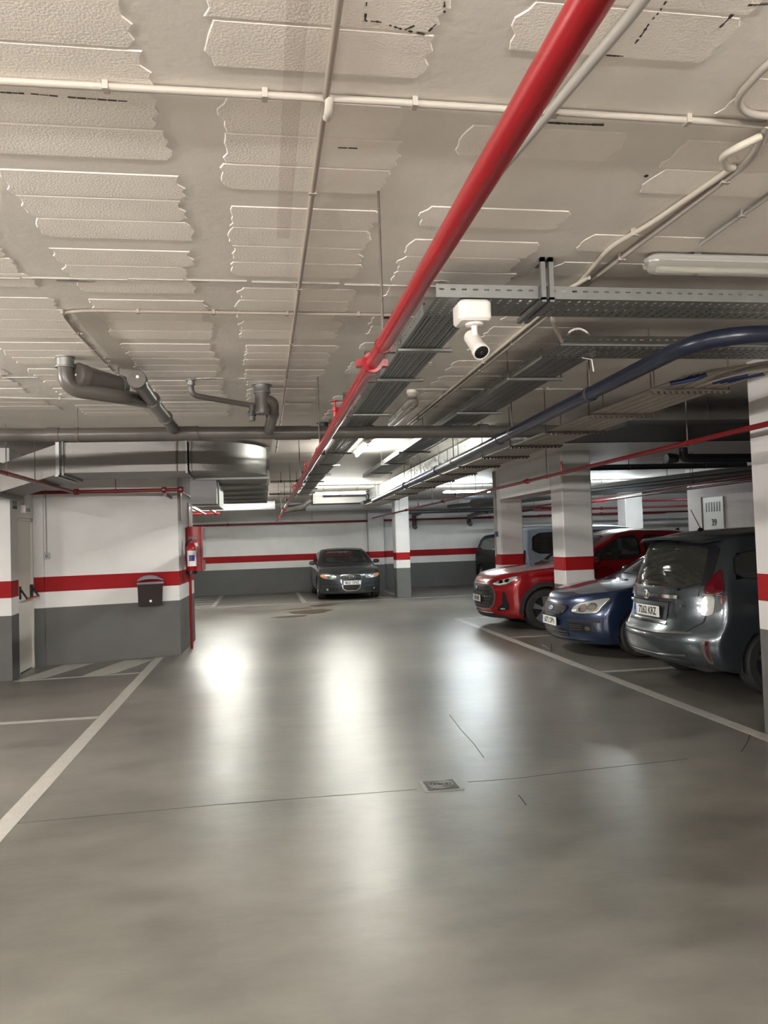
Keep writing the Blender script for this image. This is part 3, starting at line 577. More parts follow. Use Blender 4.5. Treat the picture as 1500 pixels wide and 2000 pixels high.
for x, y in ((9.35, 10.8), (8.31, 14.8), (7.4, 18.3)): MB(rd2.location).cyl((x, y, 2.7), (x, y, CZ), .007, 8).build('hanger_rod', M['rod'], rd2, origin=0)
for i, (y, z, x0, x1, r, mt_, lab) in enumerate(((12.6, 2.74, 5.4, 8.6, .05, 'pvcdark', 'dark pipe crossing high beyond the column on the right'), (13.6, 2.80, 5.4, 8.3, .022, 'pvc', 'thin grey pipe crossing high beyond the column on the right'), (19.4, 2.66, 5.2, 6.8, .06, 'pvcdark', 'dark pipe crossing far off behind the white column'), (22.2, 2.40, 4.2, 9.4, .055, 'pvcdark', 'dark pipe crossing near the far wall on the right'), (14.2, 2.74, .16, .80, .02, 'conduitgrey', 'thin grey conduit crossing beyond the duct'), (16.6, 2.66, .16, .80, .018, 'conduitgrey', 'thin pale conduit crossing far beyond the duct'))):
    pipe('service_pipe', lab, [(x0, y, z), (x1, y, z)], r, mt_, rods=[(x0+(x1-x0)*.3, y, z), (x0+(x1-x0)*.75, y, z)])
for x, lab in ((5.0, 'dark grey drain elbow dropping on the far wall beside the bright column'), (6.85, 'dark grey drain elbow on the far wall left of the white column')):
    pipe('wall_drain', lab, [(x, 24.2, 2.45), (x, 25.2, 2.42), (x, 25.22, 2.02), (x, 25.05, 2.0)] if x < 6 else [(x, 23.0, 2.4), (x, 25.1, 2.3), (x, 25.1, 2.06), (x, 24.9, 2.04)], .075, 'pvc', fil=.1)
big = empty('air_handler', (1.9, 18.2, 2.6), label='dark ventilation duct section around the lit lamp in the far middle', cat='duct')
MB(big.location).box((1.3, 19.8, 2.60), (3.0, 20.6, 2.86)).build('duct_body', M['duct'], big, origin=0)
MB(big.location).tube(fillet([(1.55, 19.7, 2.80), (2.7, 19.7, 2.80), (2.72, 19.7, 2.62), (2.5, 19.3, 2.56)], .08), .05, 14).build('drain_hose', M['pvcdark'], big, smooth=50, origin=0)
MB(big.location).tube(fillet([(.55, 20.3, 2.46), (1.0, 19.9, 2.52), (1.25, 19.9, 2.7)], .1), .07, 14).build('side_pipe', M['pvc'], big, smooth=50, origin=0)
fb = MB((1.3, 13, 2.7)).add([(.62, 11.6, 2.80), (1.9, 11.3, 2.82), (2.2, 12.6, 2.80), (.85, 13.0, 2.78), (.62, 11.6, 2.87), (1.9, 11.3, 2.88), (2.2, 12.6, 2.87), (.85, 13.0, 2.86)], [(3,2,1,0),(4,5,6,7),(0,1,5,4),(1,2,6,5),(2,3,7,6),(3,0,4,7)])

# ---------------------------------------------------------------- perforated cable trays
def slots(L, pitch, slot):
    xs = [0]; k = 0
    a = (pitch-slot)/2
    while xs[-1]+pitch <= L+1e-6:
        b0 = k*pitch; xs += [b0+a, b0+a+slot]; k += 1
        if k*pitch+pitch > L+1e-6: break
    xs.append(L); return xs
def tray_floor(name, org, ux, uy, L, W, z, parent, cross):
    """perforated sheet: long axis ux (length L), width uy (W). cross: slots run across the width"""
    org = Vector(org); ux = Vector(ux); uy = Vector(uy)
    if cross: xs = slots(L, .036, .013); ys = [0]; segs = [(.02, .03), (.042, .052), (.065, .065)]
    if cross:
        ys = [0, .018, .026, .040, .048, .065, .065+(W-.13)/3-.012, .065+(W-.13)/3+.003, .065+2*(W-.13)/3-.012, .065+2*(W-.13)/3+.003, W-.068, W-.048, W-.040, W-.026, W-.018, W]
        holes = {5, 7, 9}; edge = {1, 3, 11, 13}
        b = MB(parent.location).grid(xs, ys, lambda i, j: (i % 2 == 1 and j in holes) or (0 < i < len(xs)-2 and i % 2 == 0 and j in edge), lambda x, y: org+ux*x+uy*y+Vector((0, 0, z-org.z)))
        return b.build(name, M['galv'], parent, recalc=False, origin=0)
    xs = slots(L, .05, .012)
    n = 6; ys = [0, .02]
    for r in range(n): ys += [.02+(W-.04)*(r+.2)/n, .02+(W-.04)*(r+.8)/n]
    ys += [W-.02, W]
    b = MB(parent.location)
    return b.grid(xs, ys, lambda i, j: i % 2 == 1 and j >= 2 and j % 2 == 0 and j < len(ys)-3+1, lambda x, y: org+ux*(x+y*.0)+uy*y+Vector((0, 0, z-org.z))).build(name, M['galv'], parent, recalc=False, origin=0)
def tray_side(name, org, ux, L, z, H, parent, lip=None):
    org = Vector(org); ux = Vector(ux); xs = slots(L, .055, .024); ys = [0, H*.55, H*.68, H]
    b = MB(parent.location).grid(xs, ys, lambda i, j: i % 2 == 1 and j == 1, lambda x, y: org+ux*x+Vector((0, 0, z-org.z+y)))
    if lip:
        l = Vector(lip); b.add([org+Vector((0, 0, z-org.z+H)), org+ux*L+Vector((0, 0, z-org.z+H)), org+ux*L+l+Vector((0, 0, z-org.z+H)), org+l+Vector((0, 0, z-org.z+H))], [(0, 1, 2, 3)])
    return b.build(name, M['galv'], parent, recalc=False, origin=0)
TZ = 2.735; TH = .062
ta = empty('cable_tray', (.83, 3.49, TZ), label='perforated steel cable tray crossing beside the camera and running away along the red pipe', cat='cable tray')
XL, XR, YN, YF = .835, 1.085, 3.49, 3.78
tray_floor('tray_floor', (XL, YN, TZ), (1, 0, 0), (0, 1, 0), 2.98, YF-YN, TZ, ta, False)
tray_side('tray_side', (XL, YN, TZ), (1, 0, 0), 2.98, TZ, TH, ta, (0, .012, 0)); tray_side('tray_side', (XR+.05, YF, TZ), (1, 0, 0), 2.68, TZ, TH, ta, (0, -.012, 0))
y = YF
while y < 18:
    L = 3.0; tray_floor('tray_floor', (XL, y, TZ), (0, 1, 0), (1, 0, 0), L, XR-XL, TZ, ta, True)
    tray_side('tray_side', (XL, y, TZ), (0, 1, 0), L, TZ, TH, ta, (.012, 0, 0)); tray_side('tray_side', (XR, y, TZ), (0, 1, 0), L, TZ, TH, ta, (-.012, 0, 0)); y += L+.004
for y in (4.44, 5.28, 6.75, 8.2, 9.7, 11.2, 12.7, 14.2, 16, 18):
    MB(ta.location).rbox((XL-.02, y-.014, TZ-.026), (XR+.06, y+.014, TZ-.002), .006, 1, axis=0).build('support_strut', M['strut'], ta, origin=0)
    MB(ta.location).box((XL-.10, y-.02, TZ-.03), (XL-.03, y+.02, CZ)).build('wall_bracket', M['rod'], ta, origin=0)
def bracket(parent, x, y0, y1):
    for dx in (-.02, .02):
        b = MB(parent.location)
        b.box((x+dx-.013, y0-.05, TZ-.02), (x+dx+.009, y0-.03, CZ)); b.box((x+dx-.013, y0-.05, TZ-.03), (x+dx+.009, y1+.03, TZ-.008))
        b.box((x+dx-.013, y0-.05, CZ-.022), (x+dx+.009, y0+.04, CZ))
        b.build('support_bracket', M['strut'], parent, origin=0)
bracket(ta, 1.37, YN, YF)
cbs = MB(ta.location)
for i in range(9):
    x = XL+.03+i*.024; cbs.tube([(x, 3.8, TZ+.014), (x+.004, 8, TZ+.016), (x-.003, 14, TZ+.014), (x, 18.6, TZ+.014)], .009, 6)
cbs.build('cable_bundle', M['pvcdark'], ta, smooth=50, origin=0, kind='stuff')
tb = empty('cable_tray', (1.83, 4.34, TZ), label='perforated steel cable tray farther back, beyond the first one', cat='cable tray')
XL2, XR2, YN2, YF2 = 1.80, 2.12, 4.36, 4.68
tray_floor('tray_floor', (XL2, YN2, TZ), (1, 0, 0), (0, 1, 0), 2.0, YF2-YN2, TZ, tb, False)
tray_side('tray_side', (XL2, YN2, TZ), (1, 0, 0), 2.0, TZ, TH, tb, (0, .012, 0)); tray_side('tray_side', (XR2+.05, YF2, TZ), (1, 0, 0), 1.65, TZ, TH, tb, (0, -.012, 0))
y = YF2
while y < 13:
    L = 3.0; tray_floor('tray_floor', (XL2, y, TZ), (0, 1, 0), (1, 0, 0), L, XR2-XL2, TZ, tb, True)
    tray_side('tray_side', (XL2, y, TZ), (0, 1, 0), L, TZ, TH, tb, (.012, 0, 0)); tray_side('tray_side', (XR2, y, TZ), (0, 1, 0), L, TZ, TH, tb, (-.012, 0, 0)); y += L+.004
for y in (5.25, 6.7, 8.2, 9.7, 11.2, 12.7): MB(tb.location).rbox((XL2-.05, y-.014, TZ-.026), (XR2+.05, y+.014, TZ-.002), .006, 1, axis=0).build('support_strut', M['strut'], tb, origin=0)
for y in (5.25, 8.2, 11.2):
    for x in (XL2-.04, XR2+.04): MB(tb.location).cyl((x, y, TZ-.03), (x, y, CZ), .004, 6).build('hanger_rod', M['rod'], tb, origin=0)
cbs = MB(tb.location)
for i in range(11):
    x = XL2+.03+i*.024; cbs.tube([(x, 4.7, TZ+.014), (x+.004, 8, TZ+.016), (x-.003, 12, TZ+.014), (x, 13.5, TZ+.014)], .009, 6)
cbs.build('cable_bundle', M['pvcdark'], tb, smooth=50, origin=0, kind='stuff')
# the loose white cable hanging from the second tray
MB((2.1, 4.7, TZ)).tube([(2.05, 4.62, TZ-.01), (2.13, 4.66, TZ-.012), (2.14, 4.66, TZ-.09)], .004, 6).build('loose_cable', M['white'], label='short loose white cable hanging from the farther cable tray', cat='cable')

# ---------------------------------------------------------------- dark blue pipe
nb = pipe('water_pipe', 'thick dark blue pipe bending from the right and running away down the garage', [(3.82, 3.55, 2.605), (2.25, 3.55, 2.586), (2.26, 4.28, 2.578), (2.27, 8.4, 2.512), (2.29, 15.8, 2.428)], .0465, 'navy', fil=.35, seg=18,
     rods=[(2.263, 5.0, 2.567), (2.267, 6.7, 2.54), (2.27, 8.9, 2.506), (2.28, 11.6, 2.476)])
for y, z in ((5.02, 2.566), (7.1, 2.533), (9.8, 2.496), (12.1, 2.470)): MB(nb.location).lathe([(.0465, -.035), (.053, -.035), (.053, .035), (.0465, .035)], (2.268, y, z), (0, 1, -.01), 18).build('pipe_socket', M['navy'], nb, smooth=50, origin=0)
# bundle of thin conduits carried on slotted struts
cbn = empty('conduit_bundle', (2.6, 4.4, 2.5), label='flat bundle of thin pale conduits carried on slotted steel bars beside the dark blue pipe', cat='conduit')
for i in range(12):
    x = 2.56+i*.042; z = 2.535+(i % 2)*.004
    bend = 4.42-.045*i if i < 6 else 4.12-.035*(i-6)
    pts = [(3.83, bend-.02, z+.02+(i < 6)*.05), (x+.18 if i < 6 else x+.12, bend, z+.01+(i < 6)*.05), (x, bend+.30, z), (x+.02, 12, z-.01), (x+.03, 20, z-.02)]
    MB(cbn.location).tube(fillet(pts, .22, 5), .011, 8).build('conduit', M['conduit' if i % 3 else 'conduitgrey'], cbn, smooth=50, origin=0)
for i in range(3):
    a = Vector((2.60+.02*i, 4.36-.04*i, 2.53)); MB(cbn.location).tube([a+Vector((-.03, .12, 0)), a+Vector((.01, .05, .0)), a+Vector((.05, .0, .015))], .015, 8).build('tape_wrap', M['bluetape'], cbn, origin=0)
for i in range(3):
    a = Vector((2.88+.04*i, 4.22-.02*i, 2.535)); MB(cbn.location).tube([a+Vector((-.03, .24, -.002)), a+Vector((.0, .10, -.002)), a+Vector((.06, .02, .0))], .015, 8).build('tape_wrap', M['bluetape'], cbn, origin=0)
k = 0
for y in (4.62, 5.58, 6.5, 7.5, 8.5, 9.6, 10.7, 12, 13.4, 15, 17):
    b = MB(cbn.location); b.box((2.50, y-.012, 2.505), (3.07, y+.012, 2.520))
    x = 2.52
    while x < 3.04: b.box((x, y-.012, 2.490), (x+.022, y+.012, 2.505)); x += .042
    b.build('slotted_bar', M['rod'], cbn, origin=0)
    for x in (2.51, 3.06): MB(cbn.location).cyl((x, y, 2.50), (x, y, CZ), .004, 6).build('hanger_rod', M['rod'], cbn, origin=0)

# ---------------------------------------------------------------- ceiling conduits
def cond(label, pts, r=.011, mt='conduit', clips=0, fil=.06, z=CZ, name='ceiling_conduit'):
    q = [Vector((p[0], p[1], z-r-.004-(p[2] if len(p) > 2 else 0))) for p in pts]; o0 = q[0]
    e = empty(name, o0, label=label, cat='conduit')
    MB(o0).tube(fillet(q, fil), r, 10).build('conduit_run', M[mt], e, smooth=50, origin=0)
    for i in range(clips):
        t = (i+.5)/clips; L = sum((b-a).length for a, b in zip(q, q[1:]))*t
        for a, b in zip(q, q[1:]):
            l = (b-a).length
            if L <= l:
                c = a.lerp(b, L/l); d = (b-a).normalized(); s = Vector((-d.y, d.x, 0))
                m_ = MB(o0); vs = [c+d*k+s*j+Vector((0, 0, h)) for k in (-.008, .008) for j, h in ((-r-.004, -r-.002), (r+.004, -r-.002), (r+.004, r+.004), (-r-.004, r+.004))]
                m_.add(vs, [(3,2,1,0),(4,5,6,7),(0,1,5,4),(1,2,6,5),(2,3,7,6),(3,0,4,7)]).build('conduit_clip', M[mt], e, origin=0); break
            L -= l
    return e
def pc(px, py): p = P(px, py, Z=CZ); return (p.x, p.y)
cond('brownish conduit running away down the ceiling left of the red pipe', [(.217, -1), (.217, 11)], .0105, 'conduitbrown', 11, name='ceiling_conduit')
cond('cream conduit crossing the whole ceiling near the top of the picture', [pc(-300, 128), pc(0, 148), pc(750, 189), pc(1500, 236), pc(1700, 250)], .011, 'conduit', 7)
fl = P(640, 198, Z=CZ)
MB(fl).tube([(fl.x, fl.y-.055, CZ-.014), (fl.x, fl.y-.03, CZ-.038), (fl.x, fl.y+.02, CZ-.038), (fl.x, fl.y+.06, CZ-.014)], .013, 12).build('flex_crossing', M['flex'], label='short ribbed flexible sleeve where two ceiling conduits cross', cat='conduit', smooth=50)
cond('thin conduit crossing the ceiling above the left drain pipes and turning towards them', [pc(768, 611), pc(165, 602), pc(120, 606), pc(150, 645), pc(222, 720)], .009, 'conduitbrown', 8, .12)
cond('grey trunking on the ceiling just behind the red pipe', [(.955, -.5), (.955, 1.72), (.80, 3.28), (.80, 3.40, .05)], .016, 'conduitgrey', 3, .1)
cond('cream conduit running away beside the second one on the right of the ceiling', [pc(1500, 232), pc(1470, 300), (1.705, 3.6), (1.70, 8.5)], .014, 'conduit', 8, .08)
cond('cream conduit bowing gently on the right of the ceiling beside the straight one', [pc(1432, 318), (1.66, 3.0), (1.60, 3.25), (1.66, 3.7), (1.655, 8.5)], .012, 'flex', 5, .1)
MB((1.6, 2.4, CZ-.03)).tube(fillet([tuple(pc(1484, 249))+(CZ-.03,), tuple(pc(1440, 252))+(CZ-.06,), tuple(pc(1408, 275))+(CZ-.055,), tuple(pc(1418, 312))+(CZ-.03,), tuple(pc(1432, 318))+(CZ-.018,)], .08), .0125, 12).build('flexible_loop', M['flex'], label='cream flexible hose loop hanging from the ceiling at the right', cat='conduit', smooth=50)
cond('conduit leading to the unlit lamp on the right', [pc(1540, 340), pc(1500, 378), pc(1438, 420), pc(1368, 470)], .0105, 'conduitgrey', 1)
cond('hooked conduit in the top right corner of the ceiling', [pc(1560, 80), pc(1500, 112), pc(1437, 182), pc(1452, 212), pc(1560, 224)], .012, 'conduit', 0, .06)
cond('thin conduit crossing behind the smoke detector', [pc(814, 757), pc(880, 757), pc(950, 757), pc(1150, 757)], .010, 'conduitgrey', 2)
cond('thin conduit crossing the ceiling at the left edge above the drain pipe', [pc(-200, 770), pc(0, 773), pc(215, 778)], .009, 'conduitgrey', 2)
MB((1.6, 3.9, CZ)).tube(fillet([(1.66, 3.62, CZ-.03), (1.60, 3.92, CZ-.03), (1.66, 4.15, CZ-.09), (1.80, 4.34, TZ+.02)], .12), .011, 10).build('flexible_loop', M['flex'], label='cream flexible hose dropping onto the farther cable tray', cat='conduit', smooth=50)
MB((2, 4.5, CZ)).tube([(1.94+.075*math.cos(a), 4.42, TZ+.055+.065*math.sin(a)) for a in [PI*i/10 for i in range(11)]], .007, 8).build('cable_loop', M['white'], label='white cable arching out of the farther cable tray', cat='cable', smooth=50)
for x, y, r_ in ((P(1262, 343, Z=CZ).x, P(1262, 343, Z=CZ).y, .008), (P(1195, 345, Z=CZ).x-.01, P(1195, 172, Z=CZ).y, .006)):
    pass
p = P(1262, 343, Z=CZ); MB(p).lathe([(0, -.003), (.008, -.003), (.008, .001)], (p.x, p.y, CZ), seg=10).build('drill_hole', M['black'], label='small black drilled hole in the ceiling', cat='hole')

# ---------------------------------------------------------------- lamps
def lamp(loc, rz, lit, label, L=1.27, group=None, z=CZ, tube='lit'):
    e = empty('strip_lamp', (loc[0], loc[1], z), rz, label, 'lamp', group)
    h = L/2
    MB().rbox((-h, -.055, -.045), (h, .055, -.012), .05, 5, axis=2).build('lamp_base', M['fixture'], e, smooth=40)
    for sx in (-1, 1): MB().box((sx*h*.6-.02, -.03, -.013), (sx*h*.6+.02, .03, 0)).build('mounting_clip', M['galv'], e)
    if lit:
        MB().rbox((-h+.03, -.02, -.060), (h-.03, .02, -.045), .01, 1).build('reflector', M['white'], e)
        for sy in (-.022,): MB().cyl((-h+.05, 0, -.078), (h-.05, 0, -.078), .014, 10).build('fluorescent_tube', M[tube], e, smooth=50)
        for sx in (-1, 1): MB().cyl((sx*(h-.05), 0, -.078), (sx*(h-.02), 0, -.078), .016, 10).build('tube_holder', M['white'], e)
    else:
        b = MB(); n = 10
        vs = []
        for x, s in ((-h+.002, .6), (-h+.03, .93), (-h+.06, 1), (h-.06, 1), (h-.03, .93), (h-.002, .6)):
            for i in range(n+1):
                a = PI*i/n; vs.append((x, .052*s*math.cos(a), -.045-.055*s*math.sin(a)))
        fs = [(k*(n+1)+i, k*(n+1)+i+1, (k+1)*(n+1)+i+1, (k+1)*(n+1)+i) for k in range(5) for i in range(n)]+[tuple(range(n, -1, -1)), tuple(range(5*(n+1), 6*(n+1)))]
        b.add(vs, fs).build('diffuser', M['clear'], e, smooth=40)
        MB().cyl((-h+.06, 0, -.070), (h-.06, 0, -.070), .013, 10).build('fluorescent_tube', M['tubeoff'], e, smooth=50)
        for x in (-.35, .1, .5): MB().box((x-.008, .045, -.07), (x+.008, .062, -.035)).build('diffuser_latch', M['galv'], e)
    return e
lamp((2.46, 3.36), 0, False, 'unlit tube lamp with clear cover near the right edge of the ceiling')
lamp((1.42, 7.6), PI/2, False, 'unlit tube lamp running away just before the grey drain pipe', 1.27)
lamp((1.38, 10.5), PI/2, True, 'lit tube lamp pointing away, nearest of the glowing ones', z=CZ)
def hang(e, d=.12):
    for sx in (-.4, .4): MB().cyl((sx, 0, -.0), (sx, 0, d), .004, 6).build('hanger_rod', M['rod'], e)
for x, y, tb_, lab in ((1.82, 17.9, 'lit', 'lit tube lamp crosswise in the far middle beyond the red pipe'), (5.0, 18.4, 'litcool', 'lit tube lamp crosswise left of the columns on the right'), (8.42, 17.9, 'litcool', 'lit tube lamp seen high right of the nearer white column'), (-1.05, 17.0, 'lit', 'lit tube lamp hidden behind the big duct on the left')):
    hang(lamp((x, y), 0, True, lab, z=CZ-.12, tube=tb_))
hang(lamp((-1.0, 20.3), 0, True, 'lit tube lamp glowing behind the corner of the left wall', z=CZ-.12))
hang(lamp((12.5, 18.0), 0, True, 'lit tube lamp far off on the right behind the pipes', z=CZ-.12, tube='litcool'))
# unseen lamps added behind and beside the viewer to brighten the foreground
for x, y, r_, lab in ((-4.6, 5.0, PI/2, 'unseen tube lamp added over the left bays to brighten the left wall'), (-1.5, -1.4, 0, 'unseen tube lamp added in the aisle just behind the viewer on the left'), (1.2, -1.9, 0, 'unseen tube lamp added behind the viewer on the right'), (-3.6, .8, 0, 'unseen tube lamp added left of the viewer to brighten the foreground')):
    hang(lamp((x, y), r_, True, lab, z=CZ-.22, tube='fillwarm'), .22)

# smoke detector and camera
p = P(805, 762, Z=CZ)
e = empty('smoke_detector', (p.x, p.y, CZ), label='small round cream smoke detector beside the unlit lamp', cat='detector')
MB().lathe([(0, -.002), (.05, -.002), (.052, -.03), (.046, -.034)], seg=20).build('detector_base', M['white'], e, smooth=40)
MB().lathe([(.044, -.034), (.044, -.055), (.03, -.066), (0, -.068)], seg=20).build('detector_head', M['flex'], e, smooth=40)
p = P(921, 600, Z=TZ-.02)
cc = empty('security_camera', (p.x-.004, 3.56, TZ-.03), label='white bullet security camera on a junction box under the cable tray', cat='camera')
MB().rbox((-.068, -.068, -.062), (.068, .068, .022), .028, 4).build('junction_box', M['white'], cc, smooth=40)
MB().lathe([(.062, -.045), (.0695, -.045), (.0695, -.049), (.062, -.049)], seg=6)
MB().lathe([(0, -.063), (.036, -.063), (.036, -.071), (.030, -.074), (0, -.074)], (.005, -.01, 0), seg=24).build('mount_ring', M['white'], cc, smooth=40)
MB().tube([(.005, -.012, -.07), (.004, -.014, -.10), (.006, -.012, -.115)], .0125, 14).build('mount_arm', M['white'], cc, smooth=50)
axc = Vector((.16, -.66, -.72)).normalized(); c0 = Vector((-.002, .03, -.100))
MB().lathe([(0, -.004), (.026, 0), (.031, .010), (.031, .10), (.0345, .105), (.0345, .128), (.030, .128), (.030, .122), (0, .122)], c0, axc, 28).build('camera_body', M['white'], cc, smooth=40)
MB().lathe([(0, .119), (.0295, .119), (.0295, .1265), (.020, .130), (0, .131)], c0, axc, 28).build('lens_glass', M['lensglass'], cc, smooth=40)
MB().lathe([(0, .130), (.009, .1315), (.007, .134), (0, .135)], c0, axc, 16).build('lens', M['black'], cc, smooth=40)
cc.scale = (1.18, 1.18, 1.18); cc.location.z -= .004
# ================================================================ CARS
def interp(tab, x):
    """smooth (Hermite) interpolation through (x, value) pairs"""
    if x <= tab[0][0]: return tab[0][1]
    if x >= tab[-1][0]: return tab[-1][1]
    for i in range(len(tab)-1):
        if x <= tab[i+1][0]:
            x0, y0 = tab[i]; x1, y1 = tab[i+1]; h = x1-x0; t = (x-x0)/h; d = (y1-y0)/h
            def sl(k):
                if k <= 0 or k >= len(tab)-1: return None
                a = (tab[k][1]-tab[k-1][1])/(tab[k][0]-tab[k-1][0]); b = (tab[k+1][1]-tab[k][1])/(tab[k+1][0]-tab[k][0])
                return 0 if a*b <= 0 else 2*a*b/(a+b)
            m0 = sl(i); m1 = sl(i+1); m0 = d if m0 is None else m0; m1 = d if m1 is None else m1
            return (2*t**3-3*t*t+1)*y0+(t**3-2*t*t+t)*h*m0+(-2*t**3+3*t*t)*y1+(t**3-t*t)*h*m1
def inpoly(p, poly):
    x, y = p; c = False
    for (x0, y0), (x1, y1) in zip(poly, poly[1:]+poly[:1]):
        if (y0 > y) != (y1 > y) and x < (x1-x0)*(y-y0)/(y1-y0)+x0: c = not c
    return c
def resamp(poly, n, smooth=0):
    pts = [Vector(p) for p in poly]; m = len(pts)
    if smooth:
        for _ in range(smooth):
            q = []
            for a, b in zip(pts, pts[1:]+pts[:1]): q += [a*.82+b*.18, a*.18+b*.82]
            pts = q
        m = len(pts)
    L = [(pts[(i+1) % m]-pts[i]).length for i in range(m)]; T = sum(L); out = []; i = 0; acc = 0
    for k in range(n):
        s = T*k/n
        while acc+L[i] < s: acc += L[i]; i += 1
        out.append(pts[i].lerp(pts[(i+1) % m], (s-acc)/max(L[i], 1e-9)))
    return out
class Car:
    """local frame: x from the nose (0) to the tail, y across, z up"""
    def __init__(s, name, label, L, W, top, front, rear, plan, tumble, zb, paint, arches, wr, windows, ky=.10, cf=.30, cr=.22, crown=.05, side=None):
        s.L, s.W = L, W; s.root = empty(name, (0, 0, 0), label=label, cat='car'); s.paint = paint; s.wr = wr
        nx, ny, nz = 84, 24, 22
        def xfr(z, v, tab, c): return interp(tab, z)+c*abs(v)**3
        def pos(u, v, t, topface):
            # iterate once for the height that depends on x
            x = u*L
            for _ in range(3):
                zt = interp(top, x-ky*v*v*(1 if x < L*.5 else -1)); z = zb(x)+(zt-zb(x))*t
                x0 = xfr(z, v, front, cf); x1 = L-xfr(z, v, rear, cr); x = x0+(x1-x0)*u
            zt = interp(top, x-ky*v*v*(1 if x < L*.5 else -1)); z = zb(x)+(zt-zb(x))*t
            w = W/2*interp(plan, x)*interp(tumble, z)
            if side: w *= side(x, z)
            cz = crown*interp([(0, .4), (.6, .9), (1, 1)], min(1, x/L*2)) if t > .5 else 0
            return Vector((x, v*w, z-cz*abs(v)**2.2*max(0, (t-.75)*4)))
        vid = {}; vs = []; fs = []
        def V(i, j, k):
            key = (i, j, k)
            if key not in vid:
                e = lambda a: .5-.5*math.cos(PI*a)
                u = i/nx; u = .5*u+.5*e(u); v = -1+2*(.35*(j/ny)+.65*e(j/ny)); t = .6*(k/nz)+.4*e(k/nz)
                vid[key] = len(vs); vs.append(pos(u, v, t, k == nz))
            return vid[key]
        for i in range(nx):
            for j in range(ny):
                fs.append((V(i, j, nz), V(i+1, j, nz), V(i+1, j+1, nz), V(i, j+1, nz))); fs.append((V(i, j, 0), V(i, j+1, 0), V(i+1, j+1, 0), V(i+1, j, 0)))
            for k in range(nz):
                fs.append((V(i, 0, k), V(i+1, 0, k), V(i+1, 0, k+1), V(i, 0, k+1))); fs.append((V(i, ny, k), V(i, ny, k+1), V(i+1, ny, k+1), V(i+1, ny, k)))
        for j in range(ny):
            for k in range(nz):
                fs.append((V(0, j, k), V(0, j, k+1), V(0, j+1, k+1), V(0, j+1, k))); fs.append((V(nx, j, k), V(nx, j+1, k), V(nx, j+1, k+1), V(nx, j, k+1)))
        me = bpy.data.meshes.new('car_body'); me.from_pydata([tuple(v) for v in vs], [], fs)
        bm = bmesh.new(); bm.from_mesh(me); bmesh.ops.recalc_face_normals(bm, faces=bm.faces)
        for _ in range(3): bmesh.ops.smooth_vert(bm, verts=bm.verts, factor=.5, use_axis_x=True, use_axis_y=True, use_axis_z=True)
        s.bvh = BVHTree.FromBMesh(bm); s.arches = arches
        dele = []
        for f in bm.faces:
            c = f.calc_center_median(); n = f.normal
            hit = any((c.x-ax)**2+(c.z-az)**2 < (ar-.012)**2 for ax, az, ar in arches) and abs(c.y) > W*.30
            if not hit:
                for d, poly in windows:
                    cen = Vector((sum(p[0] for p in poly)/len(poly), sum(p[1] for p in poly)/len(poly)))
                    pl = [((p[0]-cen.x)*.91+cen.x, (p[1]-cen.y)*.88+cen.y) for p in poly]
                    if d == 'F' and n.x < -.15 and inpoly((c.y, c.z), pl) and c.x < L*.55: hit = True
                    if d == 'R' and n.x > .15 and inpoly((c.y, c.z), pl) and c.x > L*.5: hit = True
                    if d == 'S' and abs(n.y) > .4 and inpoly((c.x, c.z), pl): hit = True
                    if hit: break
            if hit: dele.append(f)
        bmesh.ops.delete(bm, geom=dele, context='FACES')
        bm.to_mesh(me); bm.free(); me.materials.append(paint); me.polygons.foreach_set('use_smooth', [True]*len(me.polygons))
        s.body = link(bpy.data.objects.new('car_body', me), s.root)
        # inner floor pan and wheel wells keep the shell closed to the eye
        MB().box((.35, -W*.40, zb(L/2)+.03), (L-.3, W*.40, zb(L/2)+.10)).build('floor_pan', M['blackmatt'], s.root)
        for ax, az, ar in arches:
            for sy in (-1, 1):
                b = MB(); n = 16
                ring = [(ax+ar*.99*math.cos(PI*i/n-.25+i*.5/n), az+ar*.99*math.sin(PI*i/n-.25+i*.5/n)) for i in range(n+1)]
                y0, y1 = sy*(W/2-.03), sy*(W/2-.30)
                vs = [(x, y0, z) for x, z in ring]+[(x, y1, z) for x, z in ring]
                b.add(vs, [(i, i+1, i+n+2, i+n+1) for i in range(n)]+[tuple(range(n+1, 2*n+2))]).build('wheel_well', M['blackmatt'], s.root)
    def cast(s, d, a, b):
        L = s.L
        if d == 'F': o, r = Vector((-1, a, b)), Vector((1, 0, 0))
        elif d == 'R': o, r = Vector((L+1, a, b)), Vector((-1, 0, 0))
        elif d == 'S': o, r = Vector((a, 3, b)), Vector((0, -1, 0))
        elif d == 's': o, r = Vector((a, -3, b)), Vector((0, 1, 0))
        elif d == 'T': o, r = Vector((a, b, 4)), Vector((0, 0, -1))
        h = s.bvh.ray_cast(o, r)
        if h[0] is None:
            h = s.bvh.find_nearest(o+r*(1.2 if d in 'FR' else 2))
        return h[0], (h[1] if h[1].dot(r) < 0 else -h[1])
    def patch(s, name, d, poly, mt, off=.004, th=.0, n=36, rings=5, parent=None, sm=1, inset=0, ringonly=0, label=None):
        out = resamp(poly, n, sm); c = sum(out, Vector((0, 0)))/n
        vs = []; lay = []
        ks = [1-(1-inset)*0]; ks = [1.0-inset]
        if ringonly: fr = [1, 1-ringonly*.5, 1-ringonly]
        else: fr = [(1-i/rings)**.8 for i in range(rings)]
        b = MB()
        for k in fr:
            row = []
            for p in out:
                q = c+(p-c)*k*(1-inset); h, nn = s.cast(d, q.x, q.y); row.append(h+nn*off)
            lay.append(row)
        vs = []
        if th:
            vs += [s_-(s.cast(d, *(c+(p-c)*(1-inset)))[1])*(th+off) for s_, p in zip(lay[0], out)]
        for r in lay: vs += r
